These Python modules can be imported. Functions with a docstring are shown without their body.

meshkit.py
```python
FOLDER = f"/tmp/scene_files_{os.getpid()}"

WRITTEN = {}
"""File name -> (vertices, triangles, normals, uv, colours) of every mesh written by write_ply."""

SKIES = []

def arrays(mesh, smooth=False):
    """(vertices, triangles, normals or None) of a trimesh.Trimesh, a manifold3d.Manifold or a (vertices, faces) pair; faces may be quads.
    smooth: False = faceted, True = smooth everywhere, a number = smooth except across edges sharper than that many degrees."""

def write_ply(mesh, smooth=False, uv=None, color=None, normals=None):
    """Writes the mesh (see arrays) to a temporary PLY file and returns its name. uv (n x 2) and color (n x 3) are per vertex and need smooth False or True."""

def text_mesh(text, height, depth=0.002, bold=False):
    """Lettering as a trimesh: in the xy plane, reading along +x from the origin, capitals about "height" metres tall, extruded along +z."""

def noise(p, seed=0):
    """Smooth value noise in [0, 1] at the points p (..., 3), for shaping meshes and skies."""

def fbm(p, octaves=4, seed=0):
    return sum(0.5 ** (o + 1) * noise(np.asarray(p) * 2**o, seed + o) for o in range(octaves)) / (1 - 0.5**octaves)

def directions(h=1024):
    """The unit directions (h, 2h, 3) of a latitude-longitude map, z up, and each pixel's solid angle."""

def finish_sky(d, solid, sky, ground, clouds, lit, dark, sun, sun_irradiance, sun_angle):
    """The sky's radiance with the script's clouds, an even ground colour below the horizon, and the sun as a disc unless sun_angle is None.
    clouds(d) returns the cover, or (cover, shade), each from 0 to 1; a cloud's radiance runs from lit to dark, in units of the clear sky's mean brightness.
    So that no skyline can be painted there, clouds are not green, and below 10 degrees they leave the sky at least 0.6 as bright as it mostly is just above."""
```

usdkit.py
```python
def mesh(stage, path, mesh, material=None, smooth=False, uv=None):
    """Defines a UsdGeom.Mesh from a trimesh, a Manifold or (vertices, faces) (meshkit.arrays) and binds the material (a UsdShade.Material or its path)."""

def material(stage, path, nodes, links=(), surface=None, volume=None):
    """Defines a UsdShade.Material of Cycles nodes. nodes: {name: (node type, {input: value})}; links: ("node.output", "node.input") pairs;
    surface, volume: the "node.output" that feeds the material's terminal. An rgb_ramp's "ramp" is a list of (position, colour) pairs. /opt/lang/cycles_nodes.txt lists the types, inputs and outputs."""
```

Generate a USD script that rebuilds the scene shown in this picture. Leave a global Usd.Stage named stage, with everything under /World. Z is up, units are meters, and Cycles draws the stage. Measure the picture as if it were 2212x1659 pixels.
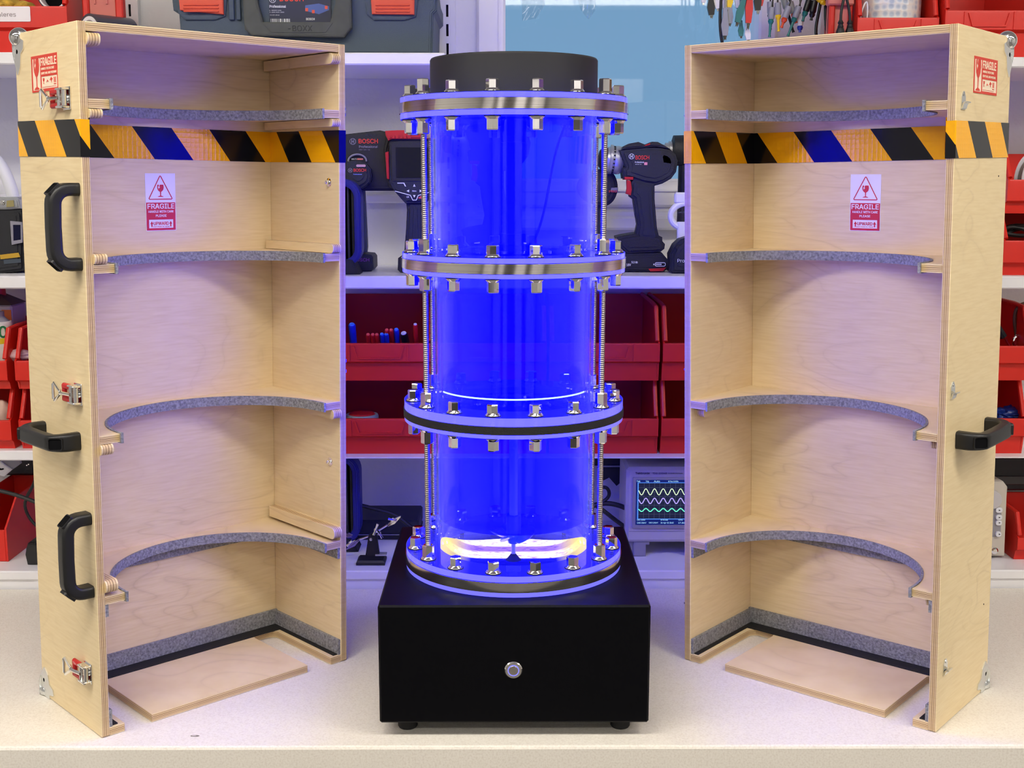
import math, random
import numpy as np, trimesh, manifold3d as m3
from shapely.geometry import Polygon, Point, box as sbox, LineString
from shapely import affinity, union_all
from pxr import Usd, UsdGeom, UsdLux, UsdShade, Gf, Sdf, Vt
import usdkit, meshkit

stage = Usd.Stage.CreateInMemory()
UsdGeom.SetStageUpAxis(stage, 'Z'); UsdGeom.SetStageMetersPerUnit(stage, 1.0)
UsdGeom.Xform.Define(stage, '/World'); UsdGeom.Scope.Define(stage, '/World/Looks')

# ------------------------------------------------------------------ camera, sky, lights, exposure
FPX, PW, PH = 2629.1, 2212, 1659
EYE = np.array([-.01026, -1.51219, .64953])
RT = np.array([.9999854, -.0053713, .0006218]); UP = np.array([.0002743, .1652362, .986254]); FW = np.array([.0054002, .9862394, -.1652353])
cam = UsdGeom.Camera.Define(stage, '/World/camera')
mx = Gf.Matrix4d(1.0)
for i, r in enumerate((RT, UP, -FW)): mx.SetRow(i, Gf.Vec4d(*map(float, r), 0))
mx.SetRow(3, Gf.Vec4d(*map(float, EYE), 1))
cam.AddTransformOp().Set(mx)
cam.CreateHorizontalApertureAttr(36.0); cam.CreateVerticalApertureAttr(36.0 * PH / PW); cam.CreateFocalLengthAttr(36.0 * FPX / PW)
cam.CreateClippingRangeAttr((.05, 100.)); cam.CreateExposureAttr(0.0)

dome = UsdLux.DomeLight.Define(stage, '/World/sky'); dome.CreateColorAttr((.22, .42, .66)); dome.CreateIntensityAttr(.30)
LAMP = 15.6           # radiance of the ceiling lamps' diffusers
LAMP_COL = (1.0, .945, .85)
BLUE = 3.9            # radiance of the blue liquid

# ------------------------------------------------------------------ helpers
taken, LOC = {}, {}
def numbered(path):
    n = taken.get(path, 0); taken[path] = n + 1
    return path if n == 0 else f'{path}_{n:03d}'
def keys(prim, **kw):
    for k, v in kw.items():
        if v: prim.SetCustomDataByKey(k, v)
def thing(name, label, cat, loc=(0, 0, 0), group=None, kind=None):
    p = numbered('/World/' + name); x = UsdGeom.Xform.Define(stage, p)
    x.AddTranslateOp().Set(Gf.Vec3d(*map(float, loc))); LOC[p] = np.array(loc, float)
    keys(x.GetPrim(), label=label, category=cat, group=group, kind=kind)
    return p
def tm(m):
    if isinstance(m, (list, tuple)): m = trimesh.util.concatenate([tm(q) for q in m])
    if hasattr(m, 'to_mesh'):
        q = m.to_mesh(); m = trimesh.Trimesh(q.vert_properties[:, :3], q.tri_verts, process=False)
    return m
def obj(name, mesh, mat, parent='/World', label=None, cat=None, group=None, kind=None, smooth=32, uv=None):
    mesh = tm(mesh); p = numbered(parent + '/' + name); LOC[p] = LOC.get(parent, np.zeros(3))
    v = np.array(mesh.vertices) - LOC[p]
    t = trimesh.Trimesh(v, mesh.faces, process=False)
    g = usdkit.mesh(stage, p, t, mat, smooth=False if uv is not None else smooth, uv=uv)
    keys(g.GetPrim(), label=label, category=cat, group=group, kind=kind)
    return p
def dup(src, loc, label=None, group=None):
    was = stage.GetPrimAtPath(src).GetCustomData(); name = src.split('/')[-1]
    p = numbered('/World/' + name); x = UsdGeom.Xform.Define(stage, p); x.GetPrim().GetReferences().AddInternalReference(src)
    x.GetPrim().SetInstanceable(True)
    UsdGeom.XformCommonAPI(x).SetTranslate(Gf.Vec3d(*map(float, loc)))
    keys(x.GetPrim(), label=label or was['label'], category=was['category'], group=group or was.get('group'))
    return p

def box(x0, x1, y0, y1, z0, z1, b=0.0):
    if b <= 0:
        m = trimesh.creation.box((x1 - x0, y1 - y0, z1 - z0)); m.apply_translation(((x0 + x1) / 2, (y0 + y1) / 2, (z0 + z1) / 2)); return m
    pts = []
    for x, sx in ((x0, 1), (x1, -1)):
        for y, sy in ((y0, 1), (y1, -1)):
            for z, sz in ((z0, 1), (z1, -1)):
                pts += [(x + sx * b, y + sy * b, z), (x + sx * b, y, z + sz * b), (x, y + sy * b, z + sz * b)]
    return trimesh.convex.convex_hull(np.array(pts))
def hull(pts): return trimesh.convex.convex_hull(np.array(pts, float))
def frame_to(d):
    d = np.asarray(d, float); d = d / np.linalg.norm(d)
    a = np.cross(d, [0, 0, 1] if abs(d[2]) < .9 else [1, 0, 0]); a /= np.linalg.norm(a); return a, np.cross(d, a), d
def lathe(prof, n=32, o=(0, 0, 0), axis=(0, 0, 1), cap=True):
    """prof: (r, h) pairs from bottom to top; closed at the ends where r > 0 when cap."""
    prof = list(prof)
    if cap:
        if prof[0][0] > 0: prof = [(0, prof[0][1])] + prof
        if prof[-1][0] > 0: prof = prof + [(0, prof[-1][1])]
    a, b, d = frame_to(axis) if tuple(axis) != (0, 0, 1) else (np.array([1., 0, 0]), np.array([0, 1., 0]), np.array([0, 0, 1.]))
    o = np.asarray(o, float); ang = np.arange(n) * 2 * np.pi / n
    V, idx = [], []
    for r, h in prof:
        if r <= 1e-9: idx.append([len(V)] * n); V.append(o + d * h)
        else:
            idx.append(list(range(len(V), len(V) + n)))
            V += [o + d * h + r * (math.cos(t) * a + math.sin(t) * b) for t in ang]
    F = []
    for i in range(len(prof) - 1):
        for j in range(n):
            k = (j + 1) % n; q = [idx[i][j], idx[i][k], idx[i + 1][k], idx[i + 1][j]]
            if q[0] != q[1]: F.append([q[0], q[1], q[2]])
            if q[2] != q[3]: F.append([q[0], q[2], q[3]])
    m = trimesh.Trimesh(np.array(V), np.array(F), process=False)
    if np.linalg.det(np.array([a, b, d])) < 0: m.invert()
    return m
def ring(ri, ro, z0, z1, n=96, o=(0, 0, 0), axis=(0, 0, 1)):
    m = lathe([(ri, z0), (ro, z0), (ro, z1), (ri, z1), (ri, z0)], n, o, axis, cap=False); return m
def cyl(p0, p1, r, n=16, r1=None):
    p0, p1 = np.array(p0, float), np.array(p1, float); L = np.linalg.norm(p1 - p0)
    return lathe([(r, 0), (r if r1 is None else r1, L)], n, p0, p1 - p0)
def tube(pts, r, n=8, closed=False):
    p = np.asarray(pts, float); k = len(p)
    t = (np.roll(p, -1, 0) - np.roll(p, 1, 0)) if closed else np.gradient(p, axis=0)
    t /= np.linalg.norm(t, axis=1, keepdims=True)
    r = np.broadcast_to(r, (k,)); a = frame_to(t[0])[0]; V = []
    for i in range(k):
        a = a - t[i] * (a @ t[i]); a /= np.linalg.norm(a); b = np.cross(t[i], a)
        ang = np.arange(n) * 2 * np.pi / n
        V.append(p[i] + r[i] * (np.cos(ang)[:, None] * a + np.sin(ang)[:, None] * b))
    V = np.vstack(V); F = []
    for i in range(k if closed else k - 1):
        i2 = (i + 1) % k
        for j in range(n):
            j2 = (j + 1) % n; F += [[i * n + j, i * n + j2, i2 * n + j2], [i * n + j, i2 * n + j2, i2 * n + j]]
    if not closed:
        V = np.vstack([V, p[0], p[-1]]); c = len(V)
        for j in range(n):
            j2 = (j + 1) % n; F += [[c - 2, j2, j], [c - 1, (k - 1) * n + j, (k - 1) * n + j2]]
    return trimesh.Trimesh(V, np.array(F), process=False)
def spline(pts, n=24):
    from scipy.interpolate import CubicSpline
    p = np.asarray(pts, float); s = np.r_[0, np.cumsum(np.linalg.norm(np.diff(p, axis=0), axis=1))]
    return CubicSpline(s, p)(np.linspace(0, s[-1], n))
def extrude(poly, h):
    if not isinstance(poly, Polygon) and not hasattr(poly, 'geoms'): poly = Polygon(poly).buffer(0)
    return trimesh.util.concatenate([trimesh.creation.extrude_polygon(g, h, engine='earcut') for g in getattr(poly, 'geoms', [poly]) if g.area > 0])
def affine(m, o, ex, ey, ez):
    """local x, y, z of the mesh laid along the three world vectors from o"""
    m = tm(m); A = np.stack([ex, ey, ez], 1).astype(float)
    f = np.array(m.faces); f = f[:, ::-1] if np.linalg.det(A) < 0 else f
    return trimesh.Trimesh(np.array(m.vertices) @ A.T + np.asarray(o, float), f, process=False)
X_, Y_, Z_ = np.eye(3)
def xz(m, o): return affine(m, o, X_, Z_, -Y_)            # a drawing in the xz plane, its thickness towards the viewer
def puff(poly, d, b, y0):
    """a side view (x, z) given thickness d behind the plane y0, its rims rounded by b"""
    poly = poly if isinstance(poly, Polygon) else Polygon(poly).buffer(0)
    parts = []
    for k in range(4):
        a = k / 3 * math.pi / 2; ins = b * (1 - math.cos(a)); dd = d - 2 * b * (1 - math.sin(a)) if b else d
        q = poly.buffer(-ins, join_style='round') if ins > 0 else poly
        if q.is_empty: continue
        parts.append(affine(extrude(q, dd), (0, y0 + d / 2 - dd / 2, 0), X_, Z_, Y_))
    return trimesh.util.concatenate(parts)
def rrect(x0, x1, y0, y1, r, n=6): return sbox(x0 + r, y0 + r, x1 - r, y1 - r).buffer(r, quad_segs=n)
def text(s, h, d=.0004, bold=False, width=None):
    m = meshkit.text_mesh(s, h, d, bold)
    if width: m.vertices[:, 0] *= width / (m.bounds[1][0] - m.bounds[0][0])
    m.vertices[:, 0] -= m.bounds[0][0]; return m
def ray(px, py): return FW + RT * (px - PW / 2) / FPX - UP * (py - PH / 2) / FPX
def at(px, py, y):
    d = ray(px, py); return EYE + d * ((y - EYE[1]) / d[1])
class View:
    """measures in the photograph turned into places on an upright plane y, through a crop of it"""
    def __init__(s, y, ox=0, oy=0, k=1.0): s.y, s.ox, s.oy, s.k = y, ox, oy, k
    def p(s, a, b): q = at(s.ox + a / s.k, s.oy + b / s.k, s.y); return q[0], q[2]
    def poly(s, pts): return Polygon([s.p(*q) for q in pts]).buffer(0)
    def w(s, n): return n / s.k * ((s.y - EYE[1]) / FPX)

# ------------------------------------------------------------------ materials
def srgb(r, g, b): return tuple(((c / 255) / 12.92 if c <= 10 else (((c / 255) + .055) / 1.055) ** 2.4) for c in (r, g, b))
def M(name, col, rough=.5, metal=0.0, spec=.5, vary=0, vscale=40, bump=0, bscale=200, coat=0, **kw):
    nodes = {'p': ('principled_bsdf', {'base_color': col, 'roughness': rough, 'metallic': metal, 'specular_ior_level': spec, 'coat_weight': coat, **kw})}
    links = []
    if vary or bump: nodes['tc'] = ('texture_coordinate', {})
    if vary:
        nodes['n'] = ('noise_texture', {'scale': vscale, 'detail': 4.0}); links.append(('tc.object', 'n.vector'))
        nodes['r'] = ('rgb_ramp', {'ramp': [(.3, tuple(c * (1 - vary) for c in col)), (.7, tuple(min(1, c * (1 + vary)) for c in col))]})
        links += [('n.fac', 'r.fac'), ('r.color', 'p.base_color')]
    if bump:
        nodes['bn'] = ('noise_texture', {'scale': bscale, 'detail': 3.0}); nodes['b'] = ('bump', {'strength': bump, 'distance': .002})
        links += [('tc.object', 'bn.vector'), ('bn.fac', 'b.height'), ('b.normal', 'p.normal')]
    return usdkit.material(stage, '/World/Looks/' + name, nodes, links, 'p.BSDF')
def emit(name, col, s):
    return usdkit.material(stage, '/World/Looks/' + name, {'e': ('emission', {'color': col, 'strength': s})}, [], 'e.emission')

white_paint = M('white_paint', srgb(238, 237, 240), .35)
wall_paint = M('wall_paint', srgb(225, 225, 226), .8, bump=.35, bscale=130)
room_paint = M('room_paint', srgb(186, 184, 182), .9)
floor_paint = M('floor_paint', srgb(120, 116, 112), .7)
ply = None
def ply_material():
    n = {'tc': ('texture_coordinate', {}), 'mp': ('mapping', {'scale': (2.2, 2.2, 7.0)}),
         'n': ('noise_texture', {'scale': 1.6, 'detail': 2.0, 'roughness': .45, 'distortion': .8}),
         'k': ('math', {'math_type': 'multiply', 'value2': 9.0}), 'fr': ('math', {'math_type': 'pingpong', 'value2': .5}),
         'ln': ('rgb_ramp', {'ramp': [(0.0, (.88, .86, .84)), (.05, (.95, .94, .93)), (.18, (1, 1, 1)), (1, (1, 1, 1))]}),
         'mk': ('noise_texture', {'scale': 5.0, 'detail': 2.0}), 'mr': ('rgb_ramp', {'ramp': [(.42, (0, 0, 0)), (.62, (1, 1, 1))]}),
         'lm': ('mix_color', {'a': (1, 1, 1)}),
         'mp2': ('mapping', {'scale': (14, 14, 170)}), 'n2': ('noise_texture', {'scale': 2.0, 'detail': 4.0}),
         'c': ('rgb_ramp', {'ramp': [(.25, srgb(226, 202, 156)), (.5, srgb(231, 209, 165)), (.75, srgb(236, 215, 174))]}),
         'm': ('mix_color', {'blend_type': 'multiply', 'fac': 1.0}),
         'at': ('attribute', {'attribute': 'st'}), 'sx': ('separate_xyz', {}),
         'ed': ('rgb_ramp', {'interpolate': False, 'ramp': [(0, (1, 1, 1)), (.13, (.50, .40, .32)), (.19, (.86, .80, .72)), (.33, (.42, .33, .26)), (.40, (.80, .72, .64)), (.56, (.36, .28, .22)), (.63, (.86, .80, .72)), (.79, (.50, .40, .32)), (.86, (1, 1, 1))]}),
         'm2': ('mix_color', {'blend_type': 'multiply', 'fac': 1.0}),
         'p': ('principled_bsdf', {'roughness': .42, 'specular_ior_level': .35})}
    l = [('tc.object', 'mp.vector'), ('mp.vector', 'n.vector'), ('n.fac', 'k.value1'), ('k.value', 'fr.value1'), ('fr.value', 'ln.fac'),
         ('tc.object', 'mk.vector'), ('mk.fac', 'mr.fac'), ('mr.color', 'lm.fac'), ('ln.color', 'lm.b'),
         ('tc.object', 'mp2.vector'), ('mp2.vector', 'n2.vector'), ('n2.fac', 'c.fac'), ('c.color', 'm.a'), ('lm.result', 'm.b'),
         ('at.vector', 'sx.vector'), ('sx.x', 'ed.fac'), ('m.result', 'm2.a'), ('ed.color', 'm2.b'), ('m2.result', 'p.base_color')]
    return usdkit.material(stage, '/World/Looks/birch_plywood', n, l, 'p.BSDF')
ply = ply_material()
felt = M('grey_felt', srgb(142, 142, 144), .95, spec=.1, vary=.4, vscale=320, bump=.6, bscale=500)
rubber = M('black_rubber', srgb(22, 22, 24), .7, bump=.2, bscale=600)
blk = M('black_plastic', srgb(24, 24, 26), .42, bump=.06, bscale=900)
chrome = M('polished_steel', (.88, .87, .85), .06, 1.0)
zinc = M('zinc_steel', (.78, .80, .80), .22, 1.0)
brushed = M('brushed_steel', (.64, .60, .55), .24, 1.0)
red_print = M('red_print', srgb(206, 42, 46), .45)
orange_print = M('orange_red_print', srgb(214, 62, 46), .45)
paper = M('white_label', srgb(238, 232, 236), .4)
cream = M('cream_label', srgb(244, 226, 200), .4)
red_plastic = M('red_plastic', srgb(214, 38, 24), .42, bump=.05, bscale=700)
red_accent = M('red_accent', srgb(190, 30, 34), .4)
navy = M('dark_blue_plastic', srgb(26, 30, 46), .5, bump=.15, bscale=900)
tool_black = M('tool_black', srgb(24, 25, 32), .55, bump=.15, bscale=900)
matt_black = M('matt_black', srgb(35, 35, 38), .55, bump=.05, bscale=900)
satin_black = M('satin_black', srgb(4, 4, 8), .5, spec=.12, bump=.04, bscale=700)
print_white = M('white_print', srgb(225, 228, 235), .5)
print_red = M('red_lettering', srgb(226, 62, 48), .5)
cable_black = M('black_cable', srgb(18, 18, 20), .5)
silver = M('silver_plastic', srgb(176, 178, 182), .35, .6)

# ------------------------------------------------------------------ the room
def structure(name, mesh, mat, label, cat, smooth=32): return obj(name, mesh, mat, label=label, cat=cat, kind='structure', smooth=smooth)
YW = .66; YS = .40; FLOOR = -.92; CEIL = 1.62
win = (at(1031, 300, YW)[0], at(1668, 300, YW)[0], at(1300, 447, YW)[2], 1.45)     # window opening x0, x1, z0, z1
structure('floor', box(-2.6, 2.6, -4.4, .76, FLOOR - .05, FLOOR), floor_paint, 'grey smooth workshop floor', 'floor')
structure('ceiling', box(-2.6, 2.6, -4.4, .76, CEIL, CEIL + .05), room_paint, 'white flat workshop ceiling', 'ceiling')
structure('wall_back', [box(-2.6, win[0], YW, YW + .1, FLOOR, CEIL), box(win[1], 2.6, YW, YW + .1, FLOOR, CEIL), box(win[0], win[1], YW, YW + .1, FLOOR, win[2]), box(win[0], win[1], YW, YW + .1, win[3], CEIL)], wall_paint, 'white roughly plastered wall behind the shelves', 'wall')
structure('wall_left', box(-2.7, -2.6, -4.4, .76, FLOOR, CEIL), room_paint, 'white left wall of the workshop', 'wall')
structure('wall_right', box(2.6, 2.7, -4.4, .76, FLOOR, CEIL), room_paint, 'white right wall of the workshop', 'wall')
structure('wall_front', box(-2.7, 2.7, -4.5, -4.4, FLOOR, CEIL), M('reflection_dark_paint', srgb(84, 80, 78), .9), 'unseen wall behind the viewer, toned dark for banded reflections', 'wall')  # dark tone put in so the steel reflects bands

# reflection of clear sheets, the same from both of their sides
SCHLICK = {'lw': ('layer_weight', {'blend': .5}), 'pw': ('math', {'math_type': 'power', 'value2': 4.0}), 'mz': ('math', {'math_type': 'multiply_add', 'value2': .7, 'value3': .04, 'use_clamp': True})}
SLINK = [('lw.facing', 'pw.value1'), ('pw.value', 'mz.value1'), ('mz.value', 'm.fac')]
def pane_material():
    n = {'t': ('transparent_bsdf', {'color': (.96, .97, .98)}), 'g': ('glossy_bsdf', {'color': (1, 1, 1), 'roughness': .02}), **SCHLICK, 'm': ('mix_closure', {})}
    return usdkit.material(stage, '/World/Looks/window_glass', n, SLINK + [('t.BSDF', 'm.closure1'), ('g.BSDF', 'm.closure2')], 'm.closure')
glass = pane_material()
w = thing('window_1', 'white framed window with pale blue daylight behind the black cap', 'window', ((win[0] + win[1]) / 2, YW, win[2]), kind='structure')
gx0, gx1, gz0 = at(1092, 300, YW + .03)[0], at(1622, 300, YW + .03)[0], at(1300, 386, YW + .03)[2]
FWD = .05
for a in ((win[0], gx0, win[2], win[3]), (gx1, win[1], win[2], win[3]), (gx0, gx1, win[2], gz0), (gx0, gx1, win[3] - .06, win[3])):
    obj('frame', box(a[0], a[1], YW - .01, YW + .07, a[2], a[3], .004), white_paint, w)
obj('bead', [box(gx0 - .012, gx0 - .009, YW - .013, YW + .0, gz0, win[3] - .06), box(gx0, gx1, YW - .014, YW, gz0 - .022, gz0 - .019)], white_paint, w)
obj('pane', box(gx0 - .005, gx1 + .005, YW + .03, YW + .036, gz0 - .005, win[3] - .05), glass, w)
v = View(YW - .03)
z0, z1 = at(1400, 497, YW - .03)[2], at(1400, 468, YW - .03)[2]
structure('trim_1', [box(win[0] - .02, win[1] + .03, YW - .03, YW, z0, z1, .004), box(win[0] - .02, win[1] + .03, YW - .018, YW, z1, z1 + .008)], white_paint, 'white sill board under the window', 'trim')
z0, z1 = at(850, 439, YW - .02)[2], at(850, 420, YW - .02)[2]
structure('trim_2', box(-2.6, win[0] - .02, YW - .02, YW, z0, z1, .003), white_paint, 'white cable duct along the wall left of the window', 'trim')

def lamp(x0, x1, y, label, glow=None):
    t = thing('ceiling_lamp', label, 'lamp', ((x0 + x1) / 2, y, CEIL - .05))
    obj('housing', box(x0, x1, y - .17, y + .17, CEIL - .05, CEIL - .001, .006), white_paint, t)
    obj('diffuser', box(x0 + .02, x1 - .02, y - .15, y + .15, CEIL - .062, CEIL - .05, .003), glow or lamp_glow, t)
lamp_glow = emit('lamp_glow', LAMP_COL, LAMP); lamp_dim = emit('lamp_glow_dimmed', LAMP_COL, LAMP * .5)
lamp(-2.2, .1, -.85, 'long white ceiling lamp above the bench on the left')
lamp(.5, 2.3, -.85, 'long white ceiling lamp above the bench on the right')
lamp(-2.2, -.2, -2.2, 'long white ceiling lamp behind the viewer on the left', lamp_dim)
lamp(.2, 2.2, -2.2, 'long white ceiling lamp behind the viewer on the right', lamp_dim)
lamp(-1.9, 1.9, -3.6, 'long white ceiling lamp at the far end of the workshop', lamp_dim)

for k, (x0, x1, h, lab) in enumerate(((-2.3, -1.5, 1.1, 'tall white unit added unseen for banded reflections, far left'), (-1.1, -.75, 1.3, 'narrow white unit added unseen for banded reflections, far end'), (.1, .75, 1.2, 'wide white unit added unseen for banded reflections, far end'), (1.25, 2.2, 1.3, 'tall white unit added unseen for banded reflections, far right'))):
    t = thing('added_cupboard', lab, 'added_cupboard', ((x0 + x1) / 2, -4.2, FLOOR)); xm = (x0 + x1) / 2  # unseen units added to give the steel banded reflections
    obj('carcass', box(x0, x1, -4.39, -4.0, FLOOR + .001, h, .004), white_paint, t)
    for a, b in ((x0 + .01, xm - .003), (xm + .003, x1 - .01)): obj('handle', box((b if b < xm else a) - .008, (b if b < xm else a) + .008, -3.965, -3.955, .1, .3, .002), zinc, obj('door', box(a, b, -4.0, -3.98, FLOOR + .05, h - .02, .003), white_paint, t))

# ------------------------------------------------------------------ bench and shelves
def bench_material():
    n = {'tc': ('texture_coordinate', {}), 'v': ('noise_texture', {'scale': 420.0, 'detail': 3.0}), 'r': ('rgb_ramp', {'ramp': [(.32, srgb(221, 213, 201)), (.5, srgb(230, 224, 213)), (.7, srgb(235, 229, 219))]}),
         'p': ('principled_bsdf', {'roughness': .45, 'specular_ior_level': .35})}
    return usdkit.material(stage, '/World/Looks/speckled_laminate', n, [('tc.object', 'v.vector'), ('v.fac', 'r.fac'), ('r.color', 'p.base_color')], 'p.BSDF')
laminate = bench_material()
YB0, YB1 = -.1862, .367
t = thing('workbench', 'long cream speckled worktop carrying the glowing cylinder and both cases', 'workbench', (0, .09, FLOOR))
prof = [(YB0, -.034), (YB0, -.0035), (YB0 + .0012, -.0012), (YB0 + .0035, 0), (YB1, 0), (YB1, -.034)]
wt = affine(extrude(Polygon(prof), 3.0), (-1.5, 0, 0), Y_, Z_, X_)
obj('worktop', wt, laminate, t, smooth=20)
for sx in (-1.4, -.2, 1.34):
    for sy in (YB0 + .05, YB1 - .12): obj('leg', box(sx, sx + .06, sy, sy + .06, FLOOR, -.034, .003), zinc, t)
sz0, sz1 = at(1106, 1253, YB1)[2], at(1106, 1233, YB1)[2]
def shelf(name, x0, x1, ztop, zbot, y0, label):
    return obj(name, box(x0, x1, y0, YW + .001, zbot, ztop, .002), white_paint, label=label, cat='shelf')
obj('shelf_riser', box(-1.5, 1.5, YB1 + .004, YW, -.034, sz0), white_paint, label='white upstand strip along the back edge of the worktop', cat='upstand')
shelf('shelf_board', -1.5, 1.5, sz1, sz0, YB1, 'lowest white shelf just above the back of the worktop')
SH0 = sz1
zt, zb = at(800, 113.5, YS)[2], at(800, 140, YS)[2]; SH3 = zt
shelf('shelf_board', -1.5, at(962, 120, YS)[0], zt, zb, YS, 'top white shelf left of the window, under the dark blue tool case')
zt_, zb_ = at(2195, 123, YS)[2], at(2195, 146, YS)[2]
shelf('shelf_board', at(1660, 120, YS)[0], 1.5, zt_, zb_, YS, 'top white shelf right of the window, under red bins'); SH3R = zt_
zt, zb = at(1106, 596.5, YS)[2], at(1106, 624, YS)[2]; SH2 = zt
shelf('shelf_board', -1.5, 1.5, zt, zb, YS, 'middle white shelf with the cordless tools')
zt, zb = at(30, 974, YS)[2], at(30, 995.5, YS)[2]; SH1L = zt
shelf('shelf_board', -1.5, at(560, 980, YS)[0], zt, zb, YS, 'lower white shelf on the left under small red bins')
zt, zb = at(1400, 987, YS)[2], at(1400, 991, YS)[2]; SH1 = zt
shelf('shelf_board', at(575, 980, YS)[0], 1.5, zt, zb, YS, 'thin white shelf under the large red bins')
slot_dark = M('slot_dark', srgb(40, 40, 44), .8)
for px, lab in ((280, 'white slotted wall rail left of the tool case'), (966, 'white slotted wall rail between tool case and window'), (1792, 'white slotted wall rail right of the hanging clips')):
    xc = at(px, 60, YW - .02)[0]
    t = thing('slotted_rail', lab, 'wall rail', (xc, YW - .012, SH3))
    holes = [sbox(xc - .002, z, xc + .002, z + .02) for z in np.arange(SH3 - .3, 1.4, .032)]
    obj('rail', xz(extrude(sbox(xc - .014, .05, xc + .014, 1.45).difference(union_all(holes)), .003), (0, YW - .012, 0)), white_paint, t)
    obj('channel', [box(xc - .014, xc - .011, YW - .012, YW, .05, 1.45), box(xc + .011, xc + .014, YW - .012, YW, .05, 1.45)], white_paint, t)
    obj('slot_shade', box(xc - .011, xc + .011, YW - .004, YW - .002, .05, 1.45), slot_dark, t)  # dark strip painted in for the shade behind the slots

# ------------------------------------------------------------------ transport case halves
CW, CD, CH, CT = .35047, .17334, .8182, .00997
CASES = {'L': (np.array([-.48599, -.16363, .0006]), .74313, 1, -.0038, .0207), 'R': (np.array([.50246, -.15325, .0006]), .70476, -1, -.0009, .0275)}
class Case:
    def __init__(s, side):
        s.o, th, s.s, s.a, s.b = CASES[side]
        s.u = np.array([math.cos(th) * s.s, math.sin(th), 0]); s.v = np.array([-math.sin(th) * s.s, math.cos(th), 0]); s.k = Z_ + s.a * s.v + s.b * s.u
    def m(s, mesh): return affine(mesh, s.o, s.u, s.v, s.k)
    def P(s, u, v, z): return s.o + s.u * u + s.v * v + s.k * z
def put(c, name, mesh, mat, parent, **kw): return obj(name, c.m(mesh), mat, parent, **kw)
def wood(c, name, mesh, ax, parent, **kw):
    mesh = tm(mesh); lo, hi = mesh.bounds; q = (mesh.vertices[:, ax] - lo[ax]) / (hi[ax] - lo[ax])
    return obj(name, c.m(mesh), ply, parent, uv=np.stack([q, q], 1), **kw)
def flat(mesh, plane, o, s):
    """a drawing (x right in the photo, y up, thickness) laid on a case face. plane: 'out' outer side u=0, 'back' inner back panel"""
    ex = {'out': np.array([0, -1., 0]) , 'back': np.array([1., 0, 0])}[plane] * s
    n = {'out': np.array([-1., 0, 0]), 'back': np.array([0, -1., 0])}[plane]
    return affine(mesh, o, ex, Z_, n)

def wineglass(w, h, crack=True):
    """a broken wine glass, x 0..w, y 0..h"""
    bowl = [(.12, 1), (.88, 1), (.93, .78), (.86, .58), (.70, .46), (.57, .41), (.55, .10), (.86, .03), (.86, 0), (.14, 0), (.14, .03), (.45, .10), (.43, .41), (.30, .46), (.14, .58), (.07, .78)]
    g = Polygon(bowl)
    if crack: g = g.difference(Polygon([(.28, 1.01), (.46, 1.01), (.34, .86), (.44, .80), (.20, .60), (.26, .72), (.16, .78), (.28, .88)]).buffer(.005))
    return affinity.scale(g, w, h, origin=(0, 0))
def arrow_up(x, y, w, h): return Polygon([(x, y + h * .5), (x + w / 2, y + h), (x + w, y + h * .5), (x + w * .68, y + h * .5), (x + w * .68, y), (x + w * .32, y), (x + w * .32, y + h * .5)])
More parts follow.
